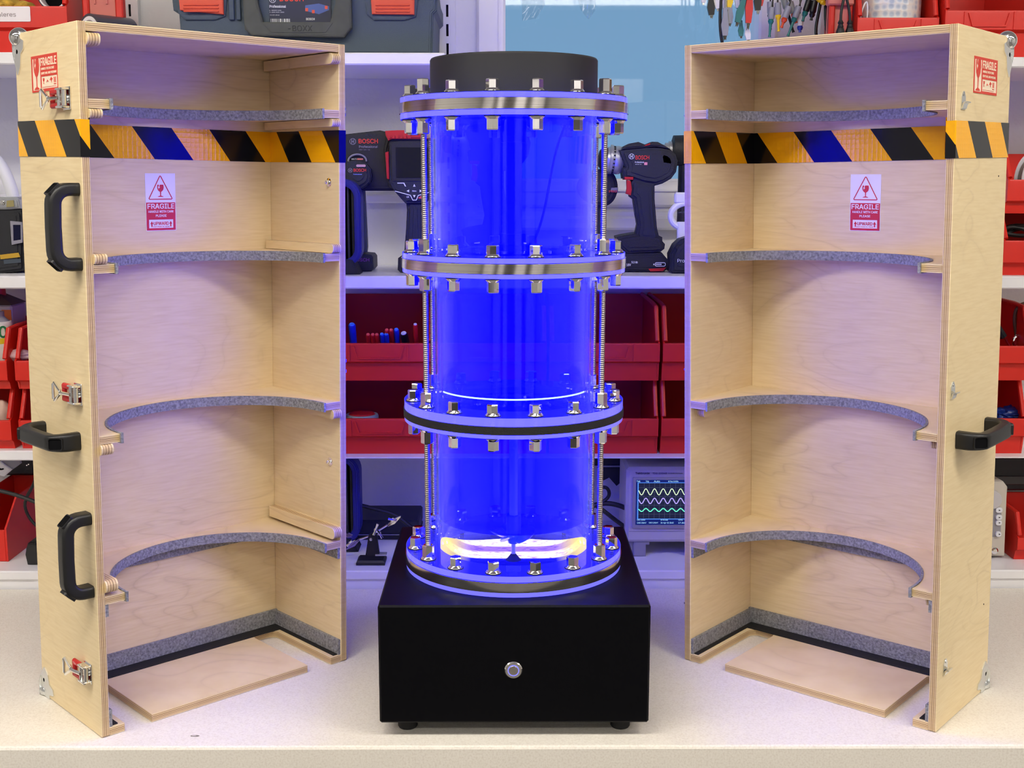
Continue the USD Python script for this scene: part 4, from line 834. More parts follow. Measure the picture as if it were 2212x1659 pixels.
def drill(v, name, label, mirror=False):
    """cordless hammer drill seen from the side; v carries its crop. The foot rests on the shelf."""
    y = v.y; x0, zf = v.p(600, 1548); dz = SH2 + .0003 - zf
    P = lambda pts: affinity.translate(v.poly(pts), 0, dz)
    t = thing(name, label, 'drill', (x0, y, SH2))
    hs = obj('motor_housing', puff(P([(322, 296), (400, 282), (590, 262), (740, 264), (850, 286), (908, 340), (930, 410), (912, 520), (860, 590), (770, 640), (690, 662), (560, 642), (450, 604), (370, 586), (356, 480), (385, 468), (350, 380)]), .068, .012, y), navy, t)
    obj('top_grip', puff(P([(350, 292), (362, 262), (430, 228), (520, 212), (590, 240), (660, 210), (720, 212), (790, 250), (850, 286), (700, 262), (590, 270)]), .045, .006, y), tool_black, t)
    obj('rear_pad', puff(P([(735, 280), (850, 290), (905, 345), (925, 410), (908, 505), (850, 500), (720, 480), (700, 360)]), .074, .010, y), tool_black, t)
    for b_ in (345, 372, 400, 428, 455): obj('vent_slot', puff(P([(652, b_ - 10), (700, b_ - 14), (698, b_ - 4), (650, b_)]), .0695, .0008, y), tool_black, t)
    obj('grip', puff(P([(470, 590), (690, 640), (690, 800), (715, 1100), (735, 1180), (700, 1240), (520, 1240), (490, 1155), (510, 1060), (482, 900), (468, 800), (430, 770), (440, 620)]), .040, .011, y), navy, t)
    obj('foot', puff(P([(300, 1190), (370, 1172), (490, 1152), (560, 1150), (720, 1168), (768, 1190), (770, 1232), (796, 1262), (790, 1310), (745, 1345), (400, 1360), (330, 1285)]), .075, .010, y), tool_black, t)
    bt = obj('battery', puff(P([(345, 1372), (400, 1352), (760, 1346), (832, 1430), (824, 1510), (785, 1540), (560, 1548), (350, 1536), (336, 1500)]), .078, .008, y), tool_black, t)
    obj('battery_accent', puff(P([(618, 1512), (800, 1500), (770, 1535), (640, 1538)]), .0795, .0005, y), red_accent, bt)
    obj('trigger', puff(P([(398, 600), (440, 616), (452, 700), (440, 762), (390, 742), (400, 690)]), .016, .003, y), red_accent, t)
    obj('direction_switch', puff(P([(376, 570), (466, 572), (464, 602), (380, 600)]), .046, .002, y), red_accent, t)
    obj('mode_button', puff(P([(575, 258), (600, 240), (640, 225), (636, 246)]), .02, .002, y), red_accent, t)
    # chuck and torque ring: a turned part along the drill's axis
    s = v.w(1); xc, zc = v.p(360, 400); zc += dz
    ax = np.array([-1., 0, .10]); ax /= np.linalg.norm(ax)
    pr = [(118, -20), (140, 10), (145, 40), (140, 70), (128, 72), (128, 90), (148, 92), (150, 120), (128, 124), (120, 150), (110, 152), (118, 156), (112, 200), (80, 230), (60, 234), (30, 240), (30, 262)]
    obj('torque_ring', lathe([(r * s, h * s) for r, h in pr[:10]], 40, (xc, y + .034, zc), ax), silver, t)
    obj('chuck', lathe([(r * s, h * s) for r, h in pr[10:]], 40, (xc, y + .034, zc), ax), tool_black, t)
    for k in range(20):
        a_ = k * math.pi / 10; r = 147 * s; e1, e2, _ = frame_to(ax); c_ = np.array([xc, y + .034, zc]) + ax * 81 * s + r * .9 * (e1 * math.cos(a_) + e2 * math.sin(a_))
        obj('ring_notch', cyl(c_ - ax * 8 * s, c_ + ax * 8 * s, 8 * s, 6), tool_black, t)
    class V2: pass
    w_ = View(y, v.ox, v.oy, v.k); op = w_.p; w_.p = lambda a, b_: (op(a, b_)[0], op(a, b_)[1] + dz)
    if not mirror:
        logo(w_, hs, 446, 362, 28, .0006); words(w_, hs, 'BOSCH', 486, 392, 38, 138, print_red, .0006); words(w_, hs, 'Professional', 480, 428, 14, 92, print_white, .0006); words(w_, hs, 'GSB 18V-85', 482, 446, 8, 64, print_white, .0006, False)
        obj('name_plate', xz(extrude(sbox(w_.p(575, 450)[0], w_.p(575, 450)[1], w_.p(608, 422)[0], w_.p(608, 422)[1]), .0004), (0, y - .0006, 0)), M('pink_label', srgb(230, 150, 160), .5), hs)
        words(w_, bt, '18V', 390, 1480, 24, 46, print_white, .0062); words(w_, bt, '5.0 Ah', 442, 1452, 22, 62, print_white, .0062)
        obj('charge_panel', xz(extrude(rrect(w_.p(678, 1478)[0], w_.p(790, 1478)[0], w_.p(700, 1480)[1], w_.p(700, 1446)[1], .003).difference(rrect(w_.p(684, 1478)[0], w_.p(784, 1478)[0], w_.p(700, 1474)[1], w_.p(700, 1452)[1], .002)), .0005), (0, y - .0062, 0)), print_white, bt)
        for k in range(6): obj('charge_bar', xz(extrude(sbox(w_.p(692 + k * 15, 0)[0], w_.p(0, 1470)[1], w_.p(702 + k * 15, 0)[0], w_.p(0, 1456)[1]), .0005), (0, y - .0062, 0)), print_white, bt)
        obj('round_badge', lathe([(.0105, 0), (.0102, .0008), (.0085, .0010)], 24, (w_.p(552, 955)[0], y + .0145, w_.p(552, 955)[1]), -Y_), tool_black, t)
    return t
drill(View(YS + .075, 1270, 270, 4.74), 'cordless_drill', 'dark blue cordless hammer drill standing right of the glowing cylinder')
drill(View(YS + .13, 925, 325, 4.2), 'cordless_drill', 'dark cordless drill seen through the top section of the blue cylinder', mirror=True)
# part of another tool left of the drill, mostly behind the cylinder
v = View(YS + .12, 1270, 270, 4.74); x, z = v.p(170, 640); s = v.w(1)
t = thing('cordless_screwdriver', 'black round-backed cordless screwdriver with a silver band between cylinder and drill', 'screwdriver', (x, v.y, SH2))
obj('motor_housing', puff(Polygon([(x + s * 140 * math.cos(a_) * (1 if math.cos(a_) > 0 else 1.9), z + s * 188 * math.sin(a_)) for a_ in np.linspace(0, 2 * math.pi, 40)[:-1]]), .06, .012, v.y), tool_black, t)
obj('band', puff(Polygon([(x - .03, z - s * 46), (x + s * 138, z - s * 46), (x + s * 140, z), (x - .03, z + s * 4)]), .061, .004, v.y - .0005), grey_band, t)
words(v, t, 'PRO', 215, 690, 20, 80, print_red, .002)
obj('grip', puff(Polygon([(x - s * 60, z - s * 120), (x + s * 40, z - s * 140), (x + s * 20, SH2 + .02), (x - s * 120, SH2 + .02)]), .036, .01, v.y + .012), tool_black, t)
obj('battery', box(x - s * 190, x + s * 40, v.y - .005, v.y + .06, SH2 + .0003, SH2 + .032, .004), tool_black, t)
# dust cup attachment behind the drill
v = View(YS + .17, 1270, 270, 4.74); x, z = v.p(985, 262); s = v.w(1)
t = thing('hole_saw_machine', 'black cup and stepped silver collar of a machine behind the drill', 'power tool', (x, v.y, SH2))
obj('cup', lathe([(95 * s, -128 * s), (150 * s, -110 * s), (153 * s, 40 * s), (140 * s, 60 * s)], 40, (x, v.y, z), X_), tool_black, t)
obj('collar', lathe([(40 * s, -300 * s), (44 * s, -240 * s), (62 * s, -236 * s), (62 * s, -195 * s), (78 * s, -192 * s), (78 * s, -160 * s), (92 * s, -156 * s), (92 * s, -128 * s)], 32, (x, v.y, z), X_), silver, t)
obj('stand', lathe([(.034, 0), (.034, .006), (.010, .012), (.009, z - SH2)], 24, (x, v.y, SH2 + .0003)), tool_black, t)
# white ring lamp and black pouch at the case edge
v = View(YS + .10, 1270, 270, 4.74); x, z = v.p(1010, 930); s = v.w(1)
wp = M('white_plastic', srgb(225, 226, 232), .35)
t = thing('hand_magnifier', 'white ring shaped magnifier lamp half hidden by the right case', 'magnifier', (x, v.y, SH2))
th = np.linspace(0, 2 * math.pi, 41)[:-1]
obj('ring_head', tube([(x + 160 * s * math.cos(a_), v.y, z + 130 * s * math.sin(a_)) for a_ in th], 34 * s, 10, closed=True), wp, t)
obj('lens', lathe([(128 * s, -.001), (128 * s, .001)], 32, (x, v.y, z), -Y_), glass, t)
obj('neck', box(x - 130 * s, x + 40 * s, v.y - .006, v.y + .006, z + 120 * s, z + 235 * s, .003), wp, t)
obj('handle', puff(Polygon([(x - 95 * s, z - 60 * s), (x + 60 * s, z - 60 * s), (x + 60 * s, SH2 + .0003), (x - 90 * s, SH2 + .0003)]), .014, .004, v.y - .007), wp, t)
words(v, t, 'Lumi 22', 915, 900, 16, 70, M('grey_print', srgb(90, 92, 100), .5), .0075)
v = View(YS + .045, 1270, 270, 4.74); x, z = v.p(1010, 1525); s = v.w(1)
t = thing('tool_pouch', 'black domed pouch lettered Pro at the edge of the right case', 'pouch', (x, v.y, SH2))
obj('shell', puff(affinity.translate(v.poly([(845, 1500), (852, 1400), (850, 1330), (900, 1230), (960, 1175), (1040, 1150), (1120, 1180), (1180, 1260), (1200, 1400), (1195, 1525), (870, 1525)]), 0, SH2 + .0003 - z), .06, .012, v.y), navy, t)
w_ = View(v.y, 1270, 270, 4.74); words(w_, t, 'Professional', 915, 1400 + 6, 34, 290, print_white, .0006, False)
obj('snap', lathe([(.0045, 0), (.004, .001)], 20, (v.p(930, 1255)[0], v.y + .004, v.p(930, 1255)[1] + SH2 - z), -Y_), tool_black, t)

# thermal camera left of the cylinder
v = View(YS + .06, 740, 270, 4.74); y = v.y; x, zb_ = v.p(735, 1540); dz = SH2 + .0003 - zb_
v0p = v.p; v.p = lambda a, b_: (v0p(a, b_)[0], v0p(a, b_)[1] + dz)
t = thing('thermal_camera', 'dark pistol-grip thermal camera with a screen and red top guard left of the cylinder', 'camera', (x, y, SH2))
hs = obj('head', puff(v.poly([(472, 200), (500, 168), (560, 158), (910, 158), (970, 168), (1000, 200), (1000, 600), (975, 690), (900, 760), (840, 830), (640, 830), (590, 775), (515, 690), (470, 610)]), .06, .010, y), navy, t)
obj('top_guard', puff(v.poly([(435, 85), (560, 78), (910, 78), (1036, 85), (1030, 128), (980, 170), (500, 170), (468, 185), (440, 130)]), .05, .005, y - .003), red_accent, t)
for k in range(5): obj('guard_rib', puff(v.poly([(510 + 40 * k, 130), (530 + 40 * k, 122), (540 + 40 * k, 166), (505 + 40 * k, 166)]), .052, .001, y - .0042), red_accent, t)
obj('side_guard', puff(v.poly([(436, 305), (470, 295), (476, 580), (452, 575)]), .04, .003, y), red_accent, t)
obj('screen_bezel', xz(extrude(v.poly([(500, 205), (970, 205), (970, 598), (510, 598)]), .0012), (0, y - .0002, 0)), tool_black, hs)
obj('screen', xz(extrude(v.poly([(545, 255), (925, 255), (925, 565), (550, 565)]), .0008), (0, y - .0014, 0)), dial_glass, hs)
bezel = v.poly([(538, 700), (700, 742), (725, 795), (760, 795), (780, 742), (930, 700)]).exterior
obj('key_line', xz(extrude(LineString([v.p(*q) for q in ((540, 702), (695, 744), (720, 794), (755, 794), (775, 746), (930, 702))]).buffer(v.w(4)), .0006), (0, y - .0002, 0)), print_white, hs)
obj('soft_key', xz(extrude(v.poly([(560, 615), (632, 615), (652, 655), (640, 655), (624, 624), (562, 624)]), .0006), (0, y - .0002, 0)), print_white, hs)
for q in ([(735, 628), (748, 656), (722, 656)], [(735, 770), (748, 742), (722, 742)], [(655, 700), (682, 686), (682, 714)], [(815, 700), (790, 686), (790, 714)]): obj('arrow_key', xz(extrude(v.poly(q), .0006), (0, y - .0002, 0)), print_white, hs)
words(v, hs, 'Menu', 715, 707, 14, 40, print_white, .0006); words(v, hs, 'OK', 656, 770, 16, 28, print_white, .0006)
obj('power_key', xz(extrude(v.poly([(772, 772), (800, 752), (840, 752), (835, 776), (790, 780)]), .0006), (0, y - .0002, 0)), M('pink_red', srgb(200, 70, 80), .5), hs)
obj('grip', puff(v.poly([(640, 800), (840, 800), (835, 900), (840, 1100), (850, 1250), (860, 1380), (620, 1380), (628, 1250), (640, 1100), (650, 900)]), .036, .012, y + .008), navy, t)
obj('battery_foot', puff(v.poly([(565, 1390), (600, 1365), (870, 1365), (905, 1390), (908, 1500), (880, 1540), (590, 1540), (560, 1510)]), .07, .008, y), tool_black, t)

# rotary hammer at the far left of that gap
v = View(YS + .11, 740, 270, 4.74); y = v.y; x, zb_ = v.p(180, 1530); dz = SH2 + .0003 - zb_; v1p = v.p; v.p = lambda a, b_: (v1p(a, b_)[0], v1p(a, b_)[1] + dz)
t = thing('rotary_hammer', 'black rotary hammer with a wide lettered body and round motor, beside the left case', 'power tool', (x, y, SH2))
hs = obj('body', puff(v.poly([(-220, 140), (40, 130), (380, 92), (470, 112), (498, 175), (470, 300), (495, 590), (540, 690), (520, 712), (-220, 712)]), .075, .008, y), tool_black, t)
for k in range(4): obj('cooling_rib', puff(v.poly([(225 + 42 * k, 150), (240 + 42 * k, 132), (254 + 42 * k, 132), (262 + 42 * k, 158)]), .076, .001, y - .0004), navy, t)
w_ = v; logo(w_, hs, 106, 208, 32, .0006, grey_band); words(w_, hs, 'BOSCH', 166, 226, 42, 194, print_red, .0006); words(w_, hs, 'Professional', 170, 272, 22, 190, grey_band, .0006); words(w_, hs, 'GBH 18V-26', 170, 298, 11, 108, grey_band, .0006, False)
mt = obj('motor', puff(v.poly([(60 + 0, 420), (110, 400), (190, 410), (260, 440), (300, 490), (310, 560), (300, 620), (260, 660), (205, 692), (120, 680), (40, 600), (40, 470)]), .07, .012, y - .028), navy, t)
logo(w_, mt, 101, 505, 22, .0286, grey_band); words(w_, mt, 'BOSCH', 136, 518, 30, 124, print_red, .0286); words(w_, mt, 'Professional', 134, 550, 11, 84, M('pale_blue_print', srgb(130, 150, 240), .5), .0286)
obj('label', xz(extrude(rrect(v.p(162, 470)[0], v.p(258, 470)[0], v.p(162, 470)[1], v.p(162, 445)[1], .002), .0005), (0, y - .0282, 0)), M('pink_grey_label', srgb(190, 150, 165), .5), mt)
arc = [v.p(155 + 92 * math.cos(a_), 408 - 68 * math.sin(a_)) for a_ in np.linspace(-.05, math.pi + .05, 20)]
obj('gear_arc', tube([(q[0], y - .004, q[1]) for q in arc], .0016, 6), grey_band, t); words(w_, t, 'MULTI', 92, 394, 12, 52, print_white, .0012); obj('speed_mark', xz(extrude(sbox(v.p(150, 395)[0], v.p(150, 395)[1], v.p(212, 380)[0], v.p(212, 380)[1]), .0005), (0, y - .0006, 0)), M('salmon', srgb(235, 130, 120), .5), t)
obj('grip', puff(v.poly([(120, 640), (205, 680), (216, 720), (232, 1000), (240, 1180), (245, 1290), (238, 1345), (60, 1345), (80, 1000), (100, 760)]), .038, .010, y), M('slate_plastic', srgb(60, 66, 82), .5), t)
bt = obj('battery', puff(v.poly([(-40, 1370), (200, 1352), (300, 1362), (322, 1390), (326, 1500), (305, 1526), (-40, 1532)]), .08, .008, y - .02), navy, t)
logo(w_, bt, 86, 1416, 24, .0206); words(w_, bt, 'BOSCH', 128, 1426, 32, 160, M('violet_print', srgb(130, 60, 150), .5), .0206)
# standing work lamps with louvres (one on the middle shelf, one on the lowest)
def louvre_lamp(v, pc, half, ztop, zfoot, label):
    y = v.y; x = v.p(*pc)[0]
    t = thing('louvre_lamp', label, 'work lamp', (x, y, zfoot)); z0, z1 = zfoot + .012, ztop
    o = rrect(x - half, x + half, z0, z1, half * .82, 8)
    obj('frame', puff(o.difference(o.buffer(-half * .32)), .045, .006, y), M('deep_blue_rim', srgb(24, 28, 120), .45), t) if 'deep' not in made else obj('frame', puff(o.difference(o.buffer(-half * .32)), .045, .006, y), '/World/Looks/deep_blue_rim', t)
    made.add('deep')
    inn = o.buffer(-half * .30); x0, x1 = inn.bounds[0], inn.bounds[2]
    obj('grille_plate', affine(extrude(inn, .004), (0, y + .030, 0), X_, Z_, Y_), slot_dark2, t)
    for k in range(7):
        a_ = x0 + (x1 - x0) * (k + .5) / 7; seg = inn.intersection(sbox(a_ - .0016, z0, a_ + .0016, z1))
        if not seg.is_empty: obj('louvre', affine(extrude(seg, .012), (0, y + .012, 0), X_, Z_, Y_), tool_black, t)
    obj('foot', puff(Polygon([(x - half * .9, zfoot + .0003), (x + half * .9, zfoot + .0003), (x + half * .6, z0 + .012), (x - half * .6, z0 + .012)]), .05, .004, y - .002), tool_black, t)
    return t
made = set()
v = View(YS + .03); louvre_lamp(v, (731, 480), v.w(48), v.p(731, 386)[1], SH2, 'oval dark blue louvred work lamp on the middle shelf beside the left case')
v = View(YB1 + .10); louvre_lamp(v, (727, 1080), v.w(51), v.p(727, 984)[1], SH0, 'oval dark blue louvred work lamp on the lowest shelf beside the left case')

# laser level and white pipe at the far left
v = View(YS + .05, 0, 280, 4.15); y = v.y; x, zb_ = v.p(60, 1262); dz = SH2 + .0003 - zb_; v2p = v.p; v.p = lambda a, b_: (v2p(a, b_)[0], v2p(a, b_)[1] + dz)
t = thing('laser_level', 'black laser level with a silver windowed head at the far left of the middle shelf', 'laser level', (x, y, SH2))
obj('body', puff(v.poly([(-260, 690), (170, 690), (195, 720), (205, 860), (216, 1240), (150, 1250), (0, 1270), (-260, 1270)]), .08, .01, y), tool_black, t)
hd = obj('head', puff(v.poly([(-240, 580), (128, 578), (150, 600), (164, 682), (60, 690), (-240, 690)]), .07, .006, y + .004), silver, t)
obj('amber_window', xz(extrude(v.poly([(52, 610), (112, 605), (118, 662), (48, 668)]), .001), (0, y + .004, 0)), M('amber', srgb(150, 140, 95), .2), hd)
obj('screw', lathe([(.0042, 0), (.0035, .001), (.0012, .0014)], 16, (v.p(14, 628)[0], y + .004, v.p(14, 628)[1]), -Y_), chrome, hd)
fr = v.poly([(96, 790), (200, 800), (205, 985), (110, 1005)]); obj('side_window', xz(extrude(fr.difference(v.poly([(122, 825), (190, 825), (192, 958), (126, 968)])), .003), (0, y - .0005, 0)), grey_band, t); obj('display', xz(extrude(v.poly([(122, 825), (190, 825), (192, 958), (126, 968)]), .001), (0, y - .0005, 0)), M('display_blue', srgb(14, 16, 50), .15), t)
obj('warning_label', xz(extrude(v.poly([(0, 1095), (165, 1075), (182, 1115), (5, 1135)]), .0006), (0, y - .0004, 0)), M('warning_yellow', srgb(190, 150, 40), .5), t)
obj('type_label', xz(extrude(v.poly([(32, 1140), (186, 1130), (188, 1165), (36, 1178)]), .0006), (0, y - .0004, 0)), M('type_grey', srgb(60, 70, 82), .5), t)
v = View(YS + .16); c_ = v.p(-28, 470)
pth = [(v.p(-60, 0)[0], v.y, SH2 + .04)] + [(c_[0] + v.w(62) * math.sin(a_), v.y, c_[1] + v.w(135) * math.cos(a_)) for a_ in np.linspace(-.6, 1.6, 20)] + [(c_[0] + v.w(64), v.y, SH2 + .012)]
obj('bent_pipe', tube(spline(pth, 40), v.w(13), 14), wp, label='white bent pipe behind the laser level', cat='pipe')

# ------------------------------------------------------------------ lower left bins: cans and bag
v = View(YBIN2 + .06); zu = SH1L + HL + .0009 + .003
x, zt_ = v.p(-4, 683); r = v.w(28)
t = thing('spray_can', 'white spray can with a large green 50 in the upper left bin', 'spray can', (x, v.y, zu))
obj('can', lathe([(r * .96, 0), (r, .002), (r, zt_ - zu - .012), (r * .94, zt_ - zu - .008)], 40, (x, v.y, zu)), M('can_white', srgb(222, 222, 215), .3), t)
obj('base_band', lathe([(r * 1.002, .003), (r * 1.002, .016)], 40, (x, v.y, zu)), M('can_orange', srgb(215, 140, 30), .3), t)
obj('yellow_band', ring(r * .99, r * 1.004, v.p(0, 740)[1] - zu, v.p(0, 728)[1] - zu, 40, (x, v.y, zu)), M('can_yellow', srgb(225, 200, 50), .3), t)
obj('shoulder', lathe([(r * .95, 0), (r * .6, .006), (r * .45, .010), (r * .45, .018)], 32, (x, v.y, zt_ - .010)), grey_band, t)
m = text('50', v.w(24), .0005, True, v.w(36)); m.vertices[:, 0] -= v.w(9)
ang_ = m.vertices[:, 0] / r; rr2 = r + m.vertices[:, 2] + .0002; zz2 = m.vertices[:, 1] + v.p(0, 726)[1]
obj('lettering', trimesh.Trimesh(np.stack([x + rr2 * np.sin(ang_), v.y - rr2 * np.cos(ang_), zz2], 1), m.faces, process=False), M('can_green', srgb(24, 120, 70), .4), t)
v = View(YBIN2 + .14); x, zt_ = v.p(-8, 655); r = v.w(48)
t = thing('solvent_tin', 'pale tin with a dark conical top and red cap behind the spray can', 'tin', (x, v.y, zu))
obj('tin', box(x - r, x + r, v.y - .03, v.y + .03, zu, zt_, .003), M('tin_lilac', srgb(190, 185, 200), .35), t)
obj('shoulder', hull([(x + a_ * r * q, v.y + b2 * .03 * q, zt_ + h) for a_ in (-1, 1) for b2 in (-1, 1) for q, h in ((1.04, 0), (.35, .016))]), M('tin_dark', srgb(70, 60, 66), .4), t)
obj('cap', lathe([(.013, 0), (.012, .016)], 20, (x + .004, v.y, zt_ + .012)), red_accent, t)
obj('hazard_label', xz(extrude(Polygon([(x + r * .55, zt_ - .028), (x + r * .97, zt_ - .028), (x + r * .97, zt_ - .008), (x + r * .55, zt_ - .008)]), .0005), (0, v.y - .0302, 0)), M('hazard_orange', srgb(205, 105, 50), .5), t)
bag = trimesh.creation.icosphere(3, .016); bag.vertices *= np.array([1.3, .8, .55]) * (.75 + .6 * meshkit.fbm(bag.vertices * 120))[:, None]; bag.apply_translation(at(40, 770, YBIN2 + .03) + np.array([0, 0, .002]))
obj('clear_bag', bag, M('milky_film', srgb(215, 180, 185), .25), label='crumpled clear bag in the upper bin beside the left case', cat='bag')
cpt = at(6, 897, YBIN2 + .04); sk = trimesh.creation.icosphere(3, .017); sk.vertices *= np.array([.8, .8, 1.6]) * (.8 + .4 * meshkit.fbm(sk.vertices * 70 + 3))[:, None]; sk.apply_translation(cpt)
obj('cloth_bundle', sk, M('beige_cloth', srgb(210, 180, 165), .9), label='beige cloth bundle in the lower left bin', cat='cloth')

# right hand bins: reels, cables, tools
v = View(YBIN + .03); zt2 = SH2 + HR + .0009 + .004
for k, (px, rpx, lab) in enumerate(((2243, 36, 'white tape reel standing in the bin at the right edge of the photo'),)):
    r = (at(px, 327, v.y + .04)[2] - zt2) / 2; yy = v.y + .04; x = at(px, 380, yy)[0]
    t = thing('tape_reel', lab, 'reel', (x, yy, zt2))
    axr = np.array([.45, -.89, 0]); c_ = np.array([x, yy, zt2 + r + .001])
    obj('flange', ring(r * .45, r, -.008, -.0065, 40, c_, axr), wp, t); obj('flange', ring(r * .45, r, .0065, .008, 40, c_, axr), wp, t); obj('wound_tape', ring(r * .45, r * .86, -.0064, .0064, 40, c_, axr), M('tape_grey_%d' % k, srgb(120, 112, 108), .5), t)
rg = random.Random(9); v = View(YBIN + .04)
for k in range(7):
    a_ = [at(2160 + rg.uniform(0, 10), rg.uniform(496, 516), v.y + rg.uniform(-.02, .02)), at(2195, rg.uniform(486, 512), v.y + rg.uniform(-.01, .03)), at(2240, rg.uniform(490, 516), v.y + rg.uniform(-.02, .02))]
    obj('black_cable', tube(spline(a_, 14), .0035, 6), cable_black, label='one of the tangled black cables lying in the cable bin at the far right', cat='cable', group='cables in the right bin')
for k, (pts, lab, w_) in enumerate(((((2150, 700), (2168, 728), (2180, 748)), 'dark screwdriver leaning in the upper far right bin', .006),)):
    t = thing('screwdriver', lab, 'screwdriver', at(2175, 750, YBIN + .05)); q = [at(a_, b2, YBIN + .05) for a_, b2 in pts]
    obj('grip', tube(spline(q[:2], 6), w_, 8), tool_black, t); obj('blade', tube(spline(q[1:], 6), .002, 6), chrome, t)
q = at(2206, 740, YBIN + .05); t = thing('red_pliers', 'red handled pliers in the upper far right bin', 'pliers', q)
obj('handle', puff(Polygon([at(a_, b2, YBIN + .05)[[0, 2]] for a_, b2 in ((2190, 756), (2196, 730), (2208, 726), (2214, 756))]), .012, .003, YBIN + .05), red_accent, t)
obj('jaw', tube(spline([at(a_, b2, YBIN + .05) for a_, b2 in ((2190, 745), (2194, 728), (2205, 724))], 8), .003, 8), chrome, t)
obj('cable_loop', tube(spline([at(a_, b2, YBIN + .06) for a_, b2 in ((2196, 735), (2192, 700), (2198, 665), (2214, 655))], 16), .003, 6), M('brown_cable', srgb(90, 60, 45), .5), label='brown cable loop standing in the upper far right bin', cat='cable')
bf = trimesh.creation.icosphere(3, .024); bf.vertices *= np.array([1.5, 1, .6]) * (.55 + .8 * meshkit.fbm(bf.vertices * 130))[:, None]; bf.apply_translation(at(2186, 896, YBIN + .05))
obj('blue_film', bf, M('blue_film', srgb(20, 50, 130), .35), label='crumpled blue film in the lower far right bin', cat='film')

# ------------------------------------------------------------------ lowest shelf
YL = YB1 + .05
# red crate at the left, black leads, plug and white tag
x0, x1 = at(-70, 1150, YL)[0], at(57, 1150, YL + .08)[0]
t = thing('storage_crate', 'large open red crate on the lowest shelf at the far left', 'crate', ((x0 + x1) / 2, YL, SH0))
zt_ = at(30, 1052, YL + .10)[2]; q = .003; dcr = .19
def slab(a0, a1, b0, b1, h0, h1): return Polygon([(0, 0), (dcr, 0), (dcr, h1), (0, h0)])
for xx in (x0, x1 - q): obj('side_wall', affine(extrude(Polygon([(0, 0), (dcr, 0), (dcr, zt_ - SH0), (.05, zt_ - SH0 - .004), (0, zt_ - SH0 - .045)]), q), (xx, YL, SH0 + .0003), Y_, Z_, X_), red_plastic, t)
obj('rear_wall', box(x0 + q, x1 - q, YL + dcr - q, YL + dcr, SH0 + .0003, zt_, .001), red_plastic, t); obj('front_wall', box(x0 + q, x1 - q, YL, YL + q, SH0 + .0003, zt_ - .047, .001), red_plastic, t); obj('floor', box(x0 + q, x1 - q, YL + q, YL + dcr - q, SH0 + .0003, SH0 + .004), red_plastic, t)
obj('corner_rib', box(x1, x1 + .004, YL + dcr - .02, YL + dcr - .012, SH0 + .0003, zt_ - .002, .001), red_plastic, t)
obj('black_cable', tube(spline([at(a_, b2, YL - .01) for a_, b2 in ((-30, 1056), (20, 1065), (60, 1078), (100, 1095), (160, 1130))], 24), .0034, 8), cable_black, label='thick black cable running across the red crate', cat='cable')
obj('black_cable', tube(spline([at(a_, b2, YL + .02) for a_, b2 in ((76, 1030), (64, 1062), (54, 1088), (60, 1112), (78, 1135), (110, 1160))], 24), .0026, 8), cable_black, label='thin black cable looping down beside the red crate', cat='cable')
a_ = at(80, 1190, YL - .02)
t = thing('power_plug', 'black mains adapter standing right of the red crate', 'plug', (a_[0], YL - .02, SH0))
pz = SH0 - at(80, 1222, YL - .02)[2]
obj('shell', puff(affinity.translate(Polygon([at(p_, q_, YL - .02)[[0, 2]] for p_, q_ in ((55, 1186), (58, 1176), (110, 1172), (128, 1186), (128, 1222), (58, 1222), (53, 1200))]), 0, pz + .0003), .035, .005, YL - .02), blk, t)
obj('cord_boot', puff(affinity.translate(Polygon([at(p_, q_, YL - .02)[[0, 2]] for p_, q_ in ((57, 1178), (80, 1158), (110, 1150), (112, 1176))]), 0, pz), .02, .003, YL - .012), cable_black, t)
yb = YL + .16
t = thing('junction_box', 'black cable box under the lower left shelf', 'box', (at(40, 1010, yb)[0], yb, SH1L))
zbx0, zbx1 = at(40, 1027, yb)[2], at(40, 992, yb)[2]
obj('shell', box(at(-60, 1010, yb)[0], at(330, 1010, yb)[0], yb, yb + .05, zbx0, SH1L - .020, .003), tool_black, t)
for k, q_ in enumerate(((58, 1005), (62, 1003))): obj('screw', lathe([(.0016, 0), (.0010, .001)], 10, at(q_[0], q_[1], yb), -Y_), chrome, t)
obj('back_strip', box(at(-60, 1010, yb)[0], at(330, 1010, yb)[0], yb + .05, YW, zbx0, zbx0 + .01), tool_black, t)
tg = [at(a_, b2, YL + .06)[[0, 2]] for a_, b2 in ((-40, 1008), (0, 997), (25, 1015), (8, 1030), (-16, 1022))]
t = thing('white_bracket', 'white tilted bracket hanging under the lower left shelf', 'bracket', (tg[1][0], YL + .06, tg[1][1]))
obj('face', puff(Polygon(tg), .010, .002, YL + .06), wp, t); obj('arm', puff(Polygon([at(a_, b2, YL + .065)[[0, 2]] for a_, b2 in ((0, 996), (42, 994), (44, 1002), (22, 1018))]), .008, .001, YL + .065), grey_band, t)
obj('slot', xz(extrude(LineString([at(a_, b2, YL + .06)[[0, 2]] for a_, b2 in ((-6, 1008), (2, 1014), (7, 1013))]).buffer(.0012), .0006), (0, YL + .0598, 0)), slot_dark2, t)

